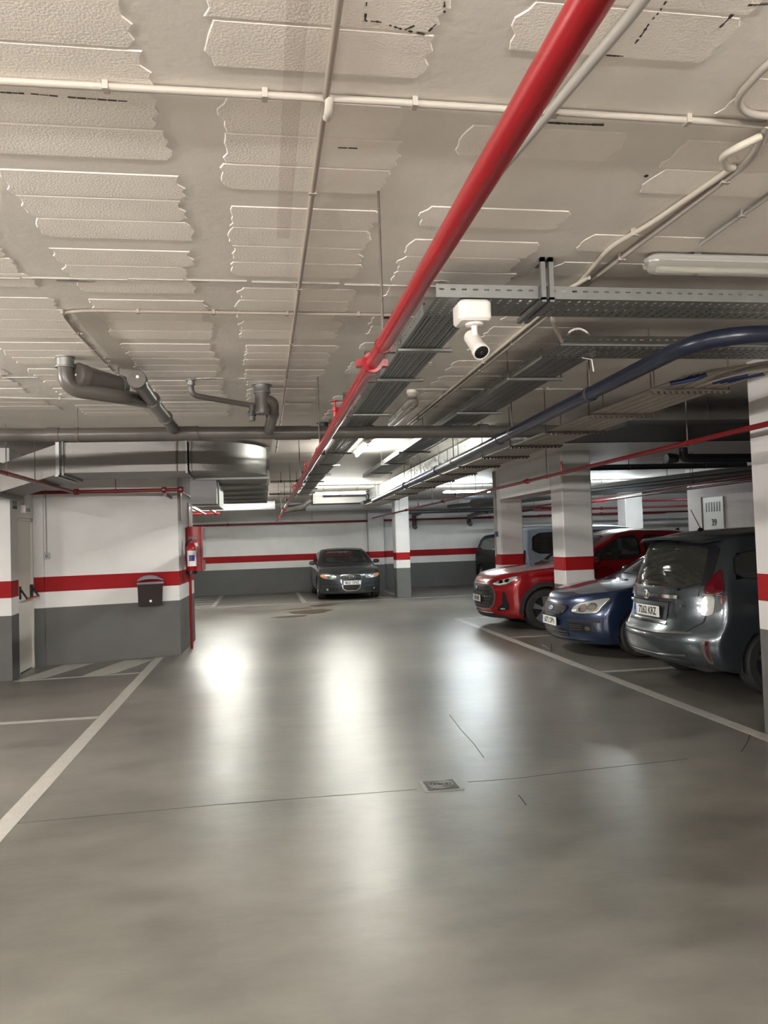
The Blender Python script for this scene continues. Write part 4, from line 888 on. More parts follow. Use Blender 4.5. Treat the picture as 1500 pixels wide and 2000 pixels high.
        L_ = len(vs)//n; fs = [(l*n+i, l*n+(i+1) % n, (l+1)*n+(i+1) % n, (l+1)*n+i) for l in range(L_-1) for i in range(n)]
        if not ringonly:
            h, nn = s.cast(d, c.x, c.y); vs.append(h+nn*off); k = len(vs)-1; fs += [((L_-1)*n+i, (L_-1)*n+(i+1) % n, k) for i in range(n)]
        o = b.add(vs, fs).build(name, mt, parent or s.root, smooth=True)
        # make normals face outwards
        me = o.data; pn = me.polygons[len(me.polygons)//2]; hh = s.cast(d, c.x, c.y)[1]
        if pn.normal.dot(hh) < 0: me.flip_normals()
        return tag(o, label)
    def strip(s, name, d, pts, wd, mt, off=.003, parent=None, n=None):
        """thin band along a projected polyline (panel gaps, chrome strips)"""
        pts = [Vector(p) for p in pts]; q = []
        for a, b in zip(pts, pts[1:]):
            m = max(2, int((b-a).length/.04)); q += [a.lerp(b, i/m) for i in range(m)]
        q.append(pts[-1]); vs = []
        for i, p in enumerate(q):
            t = (q[min(i+1, len(q)-1)]-q[max(i-1, 0)]).normalized(); nn = Vector((-t.y, t.x))*wd/2
            for k in (-1, 1):
                r = p+nn*k; h, nr = s.cast(d, r.x, r.y); vs.append(h+nr*off)
        o = MB().add(vs, [(2*i, 2*i+1, 2*i+3, 2*i+2) for i in range(len(q)-1)]).build(name, mt, parent or s.root, smooth=True, recalc=False)
        h, nr = s.cast(d, q[0].x, q[0].y)
        if o.data.polygons[0].normal.dot(nr) < 0: o.data.flip_normals()
        return o
    def window(s, name, d, poly, frit=.10, tint=None, n=48, mirror=False):
        for dd in ([d] if not mirror else ['S', 's']):
            g = s.patch(name, dd, poly, tint or GLASS, off=.003, n=n, rings=7)
            s.patch('glass_border', dd, poly, M['black'], off=.0045, n=n, ringonly=frit, parent=g)
    def wheel(s, x, y, r, w, spokes=5, rimm=None, two=False):
        rimm = rimm or ALLOY; sy = 1 if y > 0 else -1; e = empty('wheel', (x, y, r)); e.parent = s.root; ax = (0, sy, 0)
        MB().lathe([(r*.66, -w*.5), (r*.93, -w*.5), (r*.985, -w*.38), (r, -w*.2), (r, w*.2), (r*.985, w*.38), (r*.93, w*.5), (r*.70, w*.5), (r*.66, w*.42), (r*.66, -w*.5)], ax=ax, seg=40, cap=False).build('tyre', M['tyre'], e, smooth=50)
        MB().lathe([(r*.66, -w*.4), (r*.70, w*.40), (r*.67, w*.46), (r*.63, w*.40), (r*.60, -w*.3), (r*.66, -w*.4)], ax=ax, seg=40, cap=False).build('rim_ring', rimm, e, smooth=50)
        MB().lathe([(0, -.02), (r*.60, -.02), (r*.60, .0), (0, .0)], ax=ax, seg=24).build('brake_disc', M['pvcdark'], e)
        b = MB()
        for k in range(spokes):
            a = 2*PI*k/spokes+.3
            for da in ((-.10, .10) if two else (0,)):
                d = Vector((math.cos(a), 0, math.sin(a))); d2 = Vector((math.cos(a+da), 0, math.sin(a+da))); t = Vector((-d.z, 0, d.x)); t2 = Vector((-d2.z, 0, d2.x))
                y0, y1 = sy*w*.26, sy*w*.40
                vs = [d*r*.10+t*(.022*0+.02)*1+Vector((0, y0, 0)), d*r*.10-t*.02+Vector((0, y0, 0)), d2*r*.62-t2*.028+Vector((0, y0, 0)), d2*r*.62+t2*.028+Vector((0, y0, 0))]
                vs += [v+Vector((0, (y1-y0)*(.85 if i < 2 else 1), 0)) for i, v in enumerate(vs)]
                b.add(vs, [(3,2,1,0),(4,5,6,7),(0,1,5,4),(1,2,6,5),(2,3,7,6),(3,0,4,7)])
        b.lathe([(0, w*.2), (r*.16, w*.2), (r*.17, w*.36), (r*.12, w*.40), (0, w*.40)], ax=ax, seg=16)
        b.build('spokes', rimm, e, smooth=40); return e
    def plate(s, d, yc, zc, txt, tilt=0, off=.012, w=.52):
        h, n = s.cast(d, yc, zc); h2, _ = s.cast(d, yc, zc+.06); h3, _ = s.cast(d, yc+.2, zc); h4, _ = s.cast(d, yc-.2, zc)
        sg = -1 if d == 'F' else 1
        x = max([sg*q.x for q in (h, h2, h3, h4)]+[sg*s.cast(d, yc, zc-.05)[0].x])*sg+sg*off
        e = empty('license_plate', (x, yc, zc)); e.parent = s.root
        MB().rbox((-.006, -w/2-.006, -.061), (.006, w/2+.006, .061), .008, axis=0).build('plate_holder', M['black'], e, smooth=40)
        lo, hi = ((-.009, -.0055) if sg < 0 else (.0055, .009))
        MB().rbox((lo, -w/2, -.055), (hi, w/2, .055), .008, axis=0).build('plate_face', PLATE, e, smooth=40)
        ex = lo-.0008 if sg < 0 else hi+.0008; rt = (0, -1, 0) if sg < 0 else (0, 1, 0)
        yb = w/2-.045 if sg < 0 else -w/2
        MB().box((min(ex, ex-sg*.002), yb, -.053), (max(ex, ex-sg*.002), yb+.045, .053)).build('country_band', M['platebl'], e)
        text_mesh('plate_text', txt, .108, M['platetx'], frame((ex, -.022*sg*-1 if sg < 0 else .022, -.002), rt, (0, 0, 1)), e, sx=.80, bold=.0022)
        text_mesh('country_letter', 'E', .035, M['sticker'], frame((ex+sg*.0006, yb+.0225, -.03), rt, (0, 0, 1)), e)
        return e
    def mirror(s, x, z, y, mt, sz=(.11, .20, .14)):
        for sy in (-1, 1):
            h, n = s.cast('S' if sy > 0 else 's', x, z)
            e = empty('wing_mirror', (x, h.y, z)); e.parent = s.root
            a, b_, c = sz; m_ = MB(); vs = []
            for k, (f, yy) in enumerate(((.5, .04), (.95, .07), (1, .13), (.92, .19), (.6, .225))):
                for i in range(12):
                    an = 2*PI*i/12; vs.append((math.cos(an)*a*.5*f+.02, sy*yy*b_/.2, math.sin(an)*c*.5*f*(1 if math.sin(an) > 0 else .9)+.03))
            fs = [(k*12+i, k*12+(i+1) % 12, (k+1)*12+(i+1) % 12, (k+1)*12+i) for k in range(4) for i in range(12)]+[tuple(range(11, -1, -1)), tuple(range(48, 60))]
            m_.add(vs, fs).build('mirror_shell', mt, e, smooth=True)
            MB().tube([(0, -sy*.01, -.02), (.01, sy*.05, .01)], .018, 8).build('mirror_foot', M['black'], e)
            MB().rbox((.052*a/.11, sy*.05 if sy > 0 else -.19, -.02), (.072*a/.11+.012, .19 if sy > 0 else -.05, .075), .02, axis=0).build('mirror_glass', M['lensglass'], e)
    def seats(s, xs, z0, mt, dy=.36, head=.62, rear=None):
        for x in xs:
            for sy in ((-1, 1)):
                e = empty('seat', (x, sy*dy, z0)); e.parent = s.root
                MB().rbox((-.26, -.24, 0), (.24, .24, .16), .06, 3).build('cushion', mt, e, smooth=40)
                b = MB(); b.rbox((.16, -.23, .12), (.30, .23, .62), .06, 3, axis=0)
                for i, v in enumerate(b.v): b.v[i] = (v[0]+(v[2]-.12)*.28, v[1], v[2])
                b.build('backrest', mt, e, smooth=40)
                b = MB().rbox((.30, -.13, head), (.40, .13, head+.17), .05, 3, axis=0)
                for sx in (-.06, .06): b.cyl((.35, sx, head-.06), (.36, sx, head+.02), .007, 6)
                b.build('headrest', mt, e, smooth=40)
    def dash(s, x, z, w, wheel_y, mt):
        e = empty('dashboard', (x, 0, z)); e.parent = s.root
        MB().rbox((-.28, -w/2, -.25), (.18, w/2, 0), .08, 3, axis=1).build('dash_top', mt, e, smooth=40)
        n = 24; c = Vector((.30, wheel_y, .02)); u = Vector((0, 1, 0)); v = Vector((.35, 0, .94))
        ring = [c+(u*math.cos(2*PI*i/n)+v*math.sin(2*PI*i/n))*.18 for i in range(n+1)]
        b = MB().tube(ring, .014, 8, cap=False); b.tube([c-u*.17, c, c+u*.17], .012, 6); b.tube([c, c+Vector((-.3, 0, -.1))], .03, 8); b.build('steering_wheel', M['blackmatt'], e, smooth=50)
    def rearmirror(s, x, z):
        MB((x, 0, z)).rbox((x, -.11, z-.03), (x+.03, .11, z+.03), .02, axis=0).build('rear_view_mirror', M['pvclight'], s.root, smooth=40)
    def place(s, loc, rz):
        s.root.location = loc; s.root.rotation_euler = (0, 0, rz); return s
    def arch_trim(s, mt, wd=.05, side='Ss', a0=-8, a1=188):
        for ax, az, ar in s.arches:
            for d in side: s.strip('arch_trim', d, [(ax+(ar+wd*.3)*math.cos(math.radians(a)), az+(ar+wd*.3)*math.sin(math.radians(a))) for a in range(a0, a1+1, 7)], wd, mt, off=.006)

GLASS = mat('car_glass', (.55, .60, .58), .02, trans=1, ior=1.45)
def darkglass(name, a, col=(.02, .022, .02)):
    """tinted pane: part of the light passes, the rest is a dark mirror"""
    m, t, b = nt(name); b.inputs['Base Color'].default_value = (*col, 1); b.inputs['Roughness'].default_value = .03; b.inputs['IOR'].default_value = 1.5
    b.inputs['Alpha'].default_value = a; b.inputs['Coat Weight'].default_value = .5; return m
GLASS = darkglass('car_glass', .55, (.03, .035, .033)); PRIVACY = darkglass('privacy_glass', .86, (.035, .036, .03))
ALLOY = mat('alloy', (.42, .42, .43), .28, .9); M['tyre'] = mat('tyre_rubber', (.028, .027, .026), .7, bump=.2, bscale=50)
PLATE = mat('plate_white', (.74, .74, .70), .35); M['platebl'] = mat('plate_blue', (.02, .06, .32), .4); M['platetx'] = mat('plate_black', (.012, .012, .012), .45)
CHROME = mat('chrome', (.78, .79, .80), .09, 1.0); LAMPG = mat('lamp_glass', (.50, .52, .51), .14, .4, coat=.6); LAMPC = mat('lamp_bowl', (.75, .75, .72), .12, .9)
REDL = mat('tail_red', (.10, .002, .008), .12, coat=1); REDD = mat('tail_dark_red', (.06, .004, .008), .12, coat=1); AMBER = mat('amber_lens', (.50, .20, .08), .15, coat=1); SEAT = mat('seat_cloth', (.035, .035, .038), .85, bump=.2, bscale=60)
GAP = mat('panel_gap', (.004, .004, .005), .7)
def paintmat(name, col, metal=.35, rough=.32): return mat(name, col, rough, metal, coat=1.0)
def mir(poly): return [(-y, z) for y, z in poly]
def ellipse(cx, cy, rx, ry, n=20): return [(cx+rx*math.cos(2*PI*i/n), cy+ry*math.sin(2*PI*i/n)) for i in range(n)]
def lamp_unit(car, d, poly, mt, bowls=(), name='headlight', parent=None):
    e = car.patch(name, d, poly, mt, off=.007, th=.004, n=40, sm=2)
    car.patch('lamp_edge', d, poly, M['black'], off=.009, n=40, ringonly=.07, parent=e, sm=2)
    for cx, cy, r, m_ in bowls:
        car.patch('lamp_bowl', d, ellipse(cx, cy, r, r), m_, off=.011, n=20, rings=2, parent=e, sm=0)
        car.patch('bowl_ring', d, ellipse(cx, cy, r*1.12, r*1.12), CHROME, off=.012, n=20, ringonly=.2, parent=e, sm=0)
    return e

# ---------------------------------------------------------------- red crossover (nose towards the aisle)
def red_car():
    L, W = 4.57, 1.88
    top = [(-.1, .66), (0, .72), (.06, .86), (.22, .965), (.55, 1.035), (1.0, 1.085), (1.35, 1.13), (1.55, 1.24), (1.95, 1.46), (2.3, 1.60), (2.8, 1.675), (3.4, 1.66), (3.95, 1.58), (4.2, 1.46), (4.45, 1.10), (4.57, .98)]
    front = [(.15, .16), (.25, .07), (.40, .02), (.60, .0), (.75, .01), (.88, .05), (1.0, .12), (1.7, .2)]
    rear = [(.2, .12), (.4, .02), (.75, .0), (1.0, .06), (1.3, .14), (1.7, .3)]
    plan = [(0, .86), (.25, .93), (.7, .985), (1.5, 1), (3.2, 1), (4.2, .96), (4.57, .90)]
    tum = [(.18, .93), (.35, .985), (.6, 1.0), (.85, 1.0), (1.05, .955), (1.2, .91), (1.45, .82), (1.68, .70)]
    ws = [(-.66, 1.13), (.66, 1.13), (.52, 1.57), (-.52, 1.57)]
    rw = [(-.6, 1.18), (.6, 1.18), (.5, 1.50), (-.5, 1.50)]
    s1 = [(1.72, 1.13), (2.72, 1.13), (2.72, 1.555), (2.42, 1.54), (2.02, 1.35)]; s2 = [(2.80, 1.13), (3.62, 1.16), (3.72, 1.30), (3.45, 1.50), (2.80, 1.56)]
    paint = paintmat('red_car_paint', (.26, .002, .006), .25, .28)
    ar = [(.93, .35, .40), (3.65, .35, .40)]
    c = Car('red_crossover', 'glossy red crossover parked nose out, farthest of the three cars on the right', L, W, top, front, rear, plan, tum, lambda x: .20, paint, ar, .35,
            [('F', ws), ('R', rw), ('S', s1), ('S', s2)], cf=.42, cr=.25, side=lambda x, z: 1-.018*math.exp(-((z-.62)/.08)**2)*(1 if x > 1.4 and x < 3.2 else 0))
    c.window('windshield', 'F', ws, .07); c.window('rear_window', 'R', rw, .1, PRIVACY)
    for s_ in (s1, s2): c.window('side_window', 'S', s_, .09, mirror=True)
    c.arch_trim(M['blackmatt'], .075)
    for d in 'Ss':
        c.strip('sill_trim', d, [(1.36, .30), (3.24, .30)], .17, M['blackmatt'], off=.007)
        for x in (1.62, 2.76, 3.66): c.strip('door_gap', d, [(x, .40), (x, 1.10)], .007, GAP)
        c.strip('door_handle', d, [(2.42, .95), (2.62, .955)], .03, paint, off=.03); c.strip('door_handle', d, [(3.32, .96), (3.52, .965)], .03, paint, off=.03)
    # nose
    g = c.patch('grille', 'F', [(-.52, .78), (.52, .78), (.60, .62), (.56, .44), (.44, .37), (-.44, .37), (-.56, .44), (-.60, .62)], M['blackmatt'], off=.006, n=48, sm=1)
    r_ = random.Random(5)
    for j in range(7):
        for i in range(-8, 9):
            y = i*.066+(j % 2)*.033; z = .415+j*.052
            if abs(y) > .54-abs(z-.6)*.4 or (abs(y) < .27 and .46 < z < .60): continue
            c.patch('grille_stud', 'F', [(y-.024, z), (y, z+.014), (y+.024, z), (y, z-.014)], CHROME if j > 2 else M['pvc'], off=.012, n=8, rings=1, parent=g, sm=0)
    c.patch('grille_rim', 'F', [(-.54, .79), (.54, .79), (.62, .62), (.57, .43), (.45, .36), (-.45, .36), (-.57, .43), (-.62, .62)], M['pvc'], off=.008, n=48, ringonly=.05, parent=g)
    c.patch('badge', 'F', [(-.05, .74), (.05, .74), (.065, .70), (.05, .66), (-.05, .66), (-.065, .70)], CHROME, off=.017, n=18, rings=2, sm=0, parent=g)
    c.patch('lower_intake', 'F', [(-.55, .31), (.55, .31), (.48, .22), (-.48, .22)], M['blackmatt'], off=.008, n=32)
    c.strip('intake_trim', 'F', [(-.5, .30), (.5, .30)], .016, CHROME, off=.014)
    for sy in (-1, 1):
        hp = [(sy*.50, .785), (sy*.66, .855), (sy*.80, .905), (sy*.89, .935), (sy*.875, .87), (sy*.78, .785), (sy*.64, .755)]
        h = lamp_unit(c, 'F', hp, LAMPG, [(sy*.68, .825, .030, M['lensglass']), (sy*.765, .85, .030, M['lensglass'])])
        c.strip('running_light', 'F', [(sy*.56, .795), (sy*.66, .785), (sy*.77, .81)], .012, M['sticker'], off=.014, parent=h)
        v = c.patch('side_intake', 'F', [(sy*.72, .66), (sy*.76, .67), (sy*.80, .42), (sy*.78, .36), (sy*.60, .335), (sy*.58, .365), (sy*.70, .41)], M['black'], off=.006, n=36)
        c.strip('bumper_crease', 'F', [(sy*.62, .70), (sy*.80, .68)], .01, paint, off=.01)
        c.patch('fog_light', 'F', [(sy*.66, .385), (sy*.73, .39), (sy*.73, .365), (sy*.66, .36)], LAMPG, off=.012, n=12, rings=1, parent=v, sm=0)
    c.strip('bonnet_gap', 'F', [(-.60, .835), (-.3, .815), (.3, .815), (.60, .835)], .010, GAP)
    c.strip('chin_trim', 'F', [(-.7, .235), (.7, .235)], .05, M['blackmatt'], off=.007)
    c.plate('F', 0, .53, '1188 MFB')
    for sy in (-1, 1):
        c.patch('tail_lamp', 'R', [(sy*.50, .98), (sy*.84, 1.02), (sy*.84, .88), (sy*.55, .90)], REDL, off=.006, n=24)
    for x in (.93, 3.65):
        for sy in (-1, 1): c.wheel(x, sy*.80, .348, .225, 5, mat('dark_alloy', (.30, .29, .28), .35, .5), True)
    c.mirror(1.78, 1.10, 1, paint); c.seats((2.15, 3.1), .48, SEAT, head=.66); c.dash(1.62, 1.06, 1.4, -.36, M['blackmatt']); c.rearmirror(2.05, 1.45)
    MB((2.9, 0, 1.62)).add([(3.75, -.03, 1.585), (3.95, -.01, 1.57), (3.95, .01, 1.57), (3.75, .03, 1.585), (3.93, 0, 1.66)], [(0, 1, 4), (1, 2, 4), (2, 3, 4), (3, 0, 4), (3, 2, 1, 0)]).build('roof_antenna', M['black'], c.root)
    c.place((3.74, 13.33, 0), 0)
red_car()

# ---------------------------------------------------------------- blue hatchback (nose towards the aisle)
def blue_car():
    L, W = 4.34, 1.84
    top = [(-.1, .60), (0, .64), (.10, .76), (.30, .84), (.7, .925), (1.05, .975), (1.22, 1.03), (1.7, 1.29), (2.0, 1.41), (2.5, 1.49), (3.1, 1.48), (3.7, 1.40), (4.0, 1.22), (4.25, .98), (4.34, .9)]
    front = [(.12, .14), (.22, .05), (.38, .0), (.52, .0), (.62, .03), (.75, .09), (.9, .2), (1.5, .3)]
    rear = [(.2, .1), (.5, .0), (.9, .03), (1.2, .15), (1.5, .3)]
    plan = [(0, .84), (.25, .925), (.7, .985), (1.4, 1), (3.1, 1), (4.0, .95), (4.34, .9)]
    tum = [(.15, .94), (.35, .99), (.55, 1.0), (.75, .985), (.92, .95), (1.1, .88), (1.3, .79), (1.5, .68)]
    ws = [(-.68, 1.02), (.68, 1.02), (.54, 1.385), (-.54, 1.385)]; rw = [(-.6, 1.0), (.6, 1.0), (.5, 1.34), (-.5, 1.34)]
    s1 = [(1.50, .985), (2.45, .985), (2.45, 1.40), (2.15, 1.37), (1.85, 1.24)]; s2 = [(2.53, .985), (3.4, 1.0), (3.55, 1.10), (3.2, 1.34), (2.53, 1.40)]
    paint = paintmat('blue_car_paint', (.020, .036, .088), .5, .30); ar = [(.90, .315, .36), (3.54, .315, .36)]
    c = Car('blue_hatchback', 'dark blue hatchback parked nose out between the red crossover and the grey estate', L, W, top, front, rear, plan, tum, lambda x: .17, paint, ar, .315, [('F', ws), ('R', rw), ('S', s1), ('S', s2)], cf=.40)
    c.window('windshield', 'F', ws, .06); c.window('rear_window', 'R', rw, .1)
    for s_ in (s1, s2): c.window('side_window', 'S', s_, .08, mirror=True)
    for d in 'Ss':
        for x in (1.42, 2.5, 3.5): c.strip('door_gap', d, [(x, .30), (x, .95)], .007, GAP)
        c.strip('side_moulding', d, [(1.4, .5), (3.1, .5)], .05, M['blackmatt'], off=.01)
    c.arch_trim(paint, .025)
    gp = [(-.40, .655), (.40, .655), (.36, .60), (.27, .53), (-.27, .53), (-.36, .60)]
    g = c.patch('grille', 'F', gp, M['blackmatt'], off=.008, n=44); c.patch('grille_frame', 'F', [(y*1.08, .592+(z-.592)*1.2) for y, z in gp], CHROME, off=.012, n=44, ringonly=.09, parent=g)
    for z in (.56, .60, .63): c.strip('grille_bar', 'F', [(-.27-(z-.53)*.7, z), (.27+(z-.53)*.7, z)], .004, M['pvcdark'], off=.013, parent=g)
    b = c.patch('badge', 'F', ellipse(0, .597, .072, .030), CHROME, off=.018, n=24, rings=2, sm=0); c.patch('badge_field', 'F', ellipse(0, .597, .062, .023), M['platebl'], off=.020, n=24, rings=2, sm=0, parent=b)
    q, nq = c.cast('F', 0, .597); text_mesh('badge_script', 'Ford', .038, M['sticker'], frame((q.x-.022, 0, .597), (0, -1, 0), (0, 0, 1)), b, sx=1.1)
    for sy in (-1, 1):
        h = lamp_unit(c, 'F', [(sy*.45, .575), (sy*.49, .665), (sy*.63, .725), (sy*.78, .765), (sy*.87, .785), (sy*.83, .68), (sy*.80, .575), (sy*.62, .560)], LAMPG, [(sy*.62, .635, .045, LAMPC), (sy*.72, .655, .045, LAMPC)])
        c.patch('indicator', 'F', [(sy*.49, .61), (sy*.55, .62), (sy*.55, .59), (sy*.49, .585)], M['sticker'], off=.012, n=12, rings=1, parent=h, sm=0)
        c.strip('bumper_strip', 'F', [(sy*.42, .475), (sy*.82, .475)], .035, M['blackmatt'], off=.010)
        f = c.patch('side_grille', 'F', [(sy*.42, .435), (sy*.76, .435), (sy*.78, .33), (sy*.45, .33)], M['black'], off=.007, n=28)
        for z in (.36, .39, .415): c.strip('grille_bar', 'F', [(sy*.45, z), (sy*.62, z)], .007, M['pvc'], off=.012, parent=f)
        c.patch('fog_light', 'F', ellipse(sy*.69, .382, .028, .028), M['pvc'], off=.013, n=16, rings=2, parent=f, sm=0)
        c.patch('tail_lamp', 'R', [(sy*.66, 1.0), (sy*.80, 1.0), (sy*.84, .75), (sy*.70, .75)], REDL, off=.006, n=24)
        c.patch('washer_nozzle', 'T', ellipse(.98, sy*.30, .022, .022), M['black'], off=.012, th=.01, n=10, rings=1, sm=0)
    c.patch('lower_grille', 'F', [(-.40, .36), (.40, .36), (.44, .25), (-.44, .25)], M['black'], off=.007, n=30)
    for z in (.285, .32): c.strip('grille_bar', 'F', [(-.41, z), (.41, z)], .012, M['pvc'], off=.012)
    c.strip('chin_trim', 'F', [(-.72, .185), (.72, .185)], .06, M['blackmatt'], off=.006)
    c.strip('bonnet_gap', 'F', [(-.5, .70), (-.42, .672), (.42, .672), (.5, .70)], .008, GAP)
    for sy in (-1, 1): c.strip('bonnet_gap', 'T', [(.35, sy*.63), (.8, sy*.71), (1.18, sy*.73)], .007, GAP)
    c.plate('F', 0, .44, '6072 DPN', off=.02)
    for x in (.90, 3.54):
        for sy in (-1, 1): c.wheel(x, sy*.785, .315, .205, 7)
    c.mirror(1.60, 1.0, 1, paint); c.seats((1.95, 2.85), .42, SEAT, head=.60); c.dash(1.38, .96, 1.4, -.36, M['blackmatt']); c.rearmirror(1.85, 1.27)
    for sy in (-.5, .15): 
        h0, n0 = c.cast('F', sy, 1.035); h1, n1 = c.cast('F', sy+.38, 1.07); MB(h0).tube([h0+n0*.02, h1+n1*.018], .006, 6).build('wiper', M['black'], c.root, origin=0)
    c.place((3.86, 10.10, 0), 0)
blue_car()

# ---------------------------------------------------------------- grey estate (tail towards the aisle)
def grey_car():
    L, W = 4.62, 1.80
    top = [(-.1, .66), (0, .72), (.15, .86), (.5, .95), (.95, 1.04), (1.15, 1.12), (1.6, 1.36), (2.0, 1.55), (2.5, 1.62), (3.2, 1.62), (3.9, 1.595), (4.16, 1.55), (4.26, 1.50), (4.36, 1.36), (4.47, 1.16), (4.56, 1.0), (4.62, .94)]
    front = [(.15, .12), (.3, .03), (.5, .0), (.8, .08), (1.0, .2), (1.6, .5)]
    rear = [(.18, .22), (.28, .10), (.40, .02), (.52, .0), (.60, .015), (.66, .09), (.80, .12), (1.0, .135), (1.15, .19), (1.35, .28), (1.5, .36), (1.6, .4)]
    plan = [(0, .84), (.3, .94), (1, .99), (2, 1), (3.6, .995), (4.1, .965), (4.45, .93), (4.62, .90)]
    tum = [(.18, .93), (.35, .985), (.55, 1.0), (.85, .99), (1.0, .96), (1.15, .91), (1.35, .845), (1.5, .77), (1.6, .70)]
    ws = [(-.66, 1.12), (.66, 1.12), (.55, 1.48), (-.55, 1.48)]
    rw = [(-.72, 1.035), (0, 1.01), (.72, 1.035), (.66, 1.30), (.61, 1.46), (.0, 1.475), (-.61, 1.46), (-.66, 1.30)]
    s1 = [(1.5, 1.05), (2.5, 1.05), (2.5, 1.45), (2.0, 1.42)]; s2 = [(2.58, 1.05), (3.5, 1.06), (3.5, 1.44), (2.58, 1.46)]; s3 = [(3.58, 1.08), (4.05, 1.14), (4.0, 1.36), (3.58, 1.42)]
    paint = paintmat('grey_estate_paint', (.055, .068, .078), .6, .28); ar = [(.90, .33, .375), (3.68, .33, .375)]
    c = Car('grey_estate', 'metallic grey estate car parked tail out, nearest car on the right', L, W, top, front, rear, plan, tum, lambda x: .22+.12*max(0, x-4.0)/.6, paint, ar, .33, [('F', ws), ('R', rw), ('S', s1), ('S', s2), ('S', s3)], cf=.35, cr=.34, ky=.06)
    c.window('windshield', 'F', ws, .06)
    g = c.patch('rear_window', 'R', rw, PRIVACY, off=.003, n=60, rings=8); c.patch('glass_border', 'R', rw, M['black'], off=.0045, n=60, ringonly=.10, parent=g)
    for s_ in (s1, s2, s3): c.window('side_window', 'S', s_, .08, PRIVACY, mirror=True)
    for d in 'Ss':
        for x in (1.4, 2.54, 3.52): c.strip('door_gap', d, [(x, .32), (x, 1.03)], .007, GAP)
    c.arch_trim(paint, .03)
    # spoiler
    b = MB(); n = 16
    for i in range(n+1):
        v = -1+2*i/n; y = v*.60; x0 = 4.06-.05*v*v; xe_ = 4.36-.12*abs(v)**3
        zt = 1.568-.045*abs(v)**2.5
        b.v += [(x0, y, zt-.03), (x0, y, zt-.01), (xe_, y, zt-.035), (xe_+.012, y, zt-.048), (xe_, y, zt-.058)]
    for i in range(n):
        for k in range(5): b.f.append((i*5+k, i*5+(k+1) % 5, (i+1)*5+(k+1) % 5, (i+1)*5+k))
    b.f += [(4, 3, 2, 1, 0), tuple(range(n*5, n*5+5))]
    sp = b.build('roof_spoiler', paint, c.root, smooth=40)
    MB().rbox((4.345, -.13, 1.520), (4.352, .13, 1.534), .004, axis=0).build('brake_light', REDD, sp)
    # tailgate
    c.strip('tailgate_gap', 'R', [(-.70, 1.02), (-.735, .95), (-.71, .72), (-.60, .62), (-.3, .585), (.3, .585), (.60, .62), (.71, .72), (.735, .95), (.70, 1.02)], .012, GAP)
    gn = c.strip('tailgate_garnish', 'R', [(-.45, .945), (.45, .945)], .032, CHROME, off=.018)
    c.strip('tailgate_ledge', 'R', [(-.64, .985), (.64, .985)], .05, paint, off=.010)
    c.strip('plate_recess', 'R', [(-.34, .80), (.34, .80)], .17, paint, off=.004)
    c.strip('recess_edge', 'R', [(-.38, .89), (.38, .89)], .010, GAP, off=.008)
    c.strip('lower_chrome', 'R', [(-.36, .685), (.36, .685)], .024, CHROME, off=.014)
    # round badge with two crossed ovals
    hb, nb_ = c.cast('R', 0, .955); bd = empty('badge', hb+Vector((.035, 0, 0))); bd.parent = c.root
    for rx, rz, cz in ((.062, .044, 0), (.040, .019, .018), (.017, .036, .004)):
        MB().tube([(0, rx*math.cos(2*PI*i/28), cz+rz*math.sin(2*PI*i/28)) for i in range(29)], .0065, 8, cap=False).build('badge_oval', CHROME, bd, smooth=50)
    hq, _ = c.cast('R', -.50, .845); 
    for yc, tx in ((.50, 'prius+'), (-.52, 'HYBRID')):
        hq, _ = c.cast('R', yc, .865); text_mesh('model_script', tx, .042, CHROME, frame((hq.x+.006, yc, .865), (-math.copysign(.30, yc), 1, 0), (0, 0, 1)), c.root, ext=.002)
    # rear wiper
    h0, n0 = c.cast('R', -.04, 1.06); h1, n1 = c.cast('R', -.36, 1.075)
    wp = MB(h0).tube([h0+n0*.045, h1+n1*.03], .009, 8).build('rear_wiper', M['black'], c.root, origin=0); MB().lathe([(0, -.01), (.034, -.01), (.030, .03), (0, .04)], (0, 0, 0), n0).build('wiper_hub', M['black'], wp, smooth=40)
    MB().tube([n0*.04+Vector((0, .0, .0)), (h1-h0)+n1*.036], .004, 6).build('wiper_blade', M['pvc'], wp)
    # tail lamps wrap round the corner
    for sy in (-1, 1):
        d = 'S' if sy > 0 else 's'
        tl = c.patch('tail_lamp', 'R', [(sy*.665, 1.04), (sy*.70, 1.18), (sy*.72, 1.225), (sy*.76, 1.14), (sy*.805, 1.03), (sy*.805, .985), (sy*.77, .975), (sy*.685, .985)], REDL, off=.010, th=.004, n=44)
        c.patch('lamp_edge', 'R', [(sy*.665, 1.04), (sy*.70, 1.18), (sy*.72, 1.225), (sy*.76, 1.14), (sy*.805, 1.03), (sy*.805, .985), (sy*.77, .975), (sy*.685, .985)], REDD, off=.013, n=44, ringonly=.1, parent=tl)
        c.patch('reversing_lamp', 'R', [(sy*.675, .965), (sy*.765, .965), (sy*.77, .80), (sy*.72, .775), (sy*.67, .80)], LAMPG, off=.012, n=30, parent=tl)
        c.patch('lamp_corner', 'R', [(sy*.775, .965), (sy*.83, .965), (sy*.82, .85), (sy*.78, .80)], M['black'], off=.010, n=24, parent=tl)
        c.patch('red_bulb', 'R', [(sy*.795, .960), (sy*.832, .96), (sy*.825, .89), (sy*.80, .905)], REDL, off=.014, n=14, rings=2, parent=tl)
        c.strip('lamp_chrome', 'R', [(sy*.67, .975), (sy*.83, .975)], .012, CHROME, off=.016, parent=tl)
        rf = c.patch('reflector_recess', 'R', [(sy*.735, .56), (sy*.80, .56), (sy*.79, .33), (sy*.755, .33)], M['pvc'], off=.006, n=24)
        c.patch('rear_reflector', 'R', [(sy*.765, .55), (sy*.795, .55), (sy*.785, .36), (sy*.77, .36)], REDD, off=.012, n=18, rings=2, parent=rf)
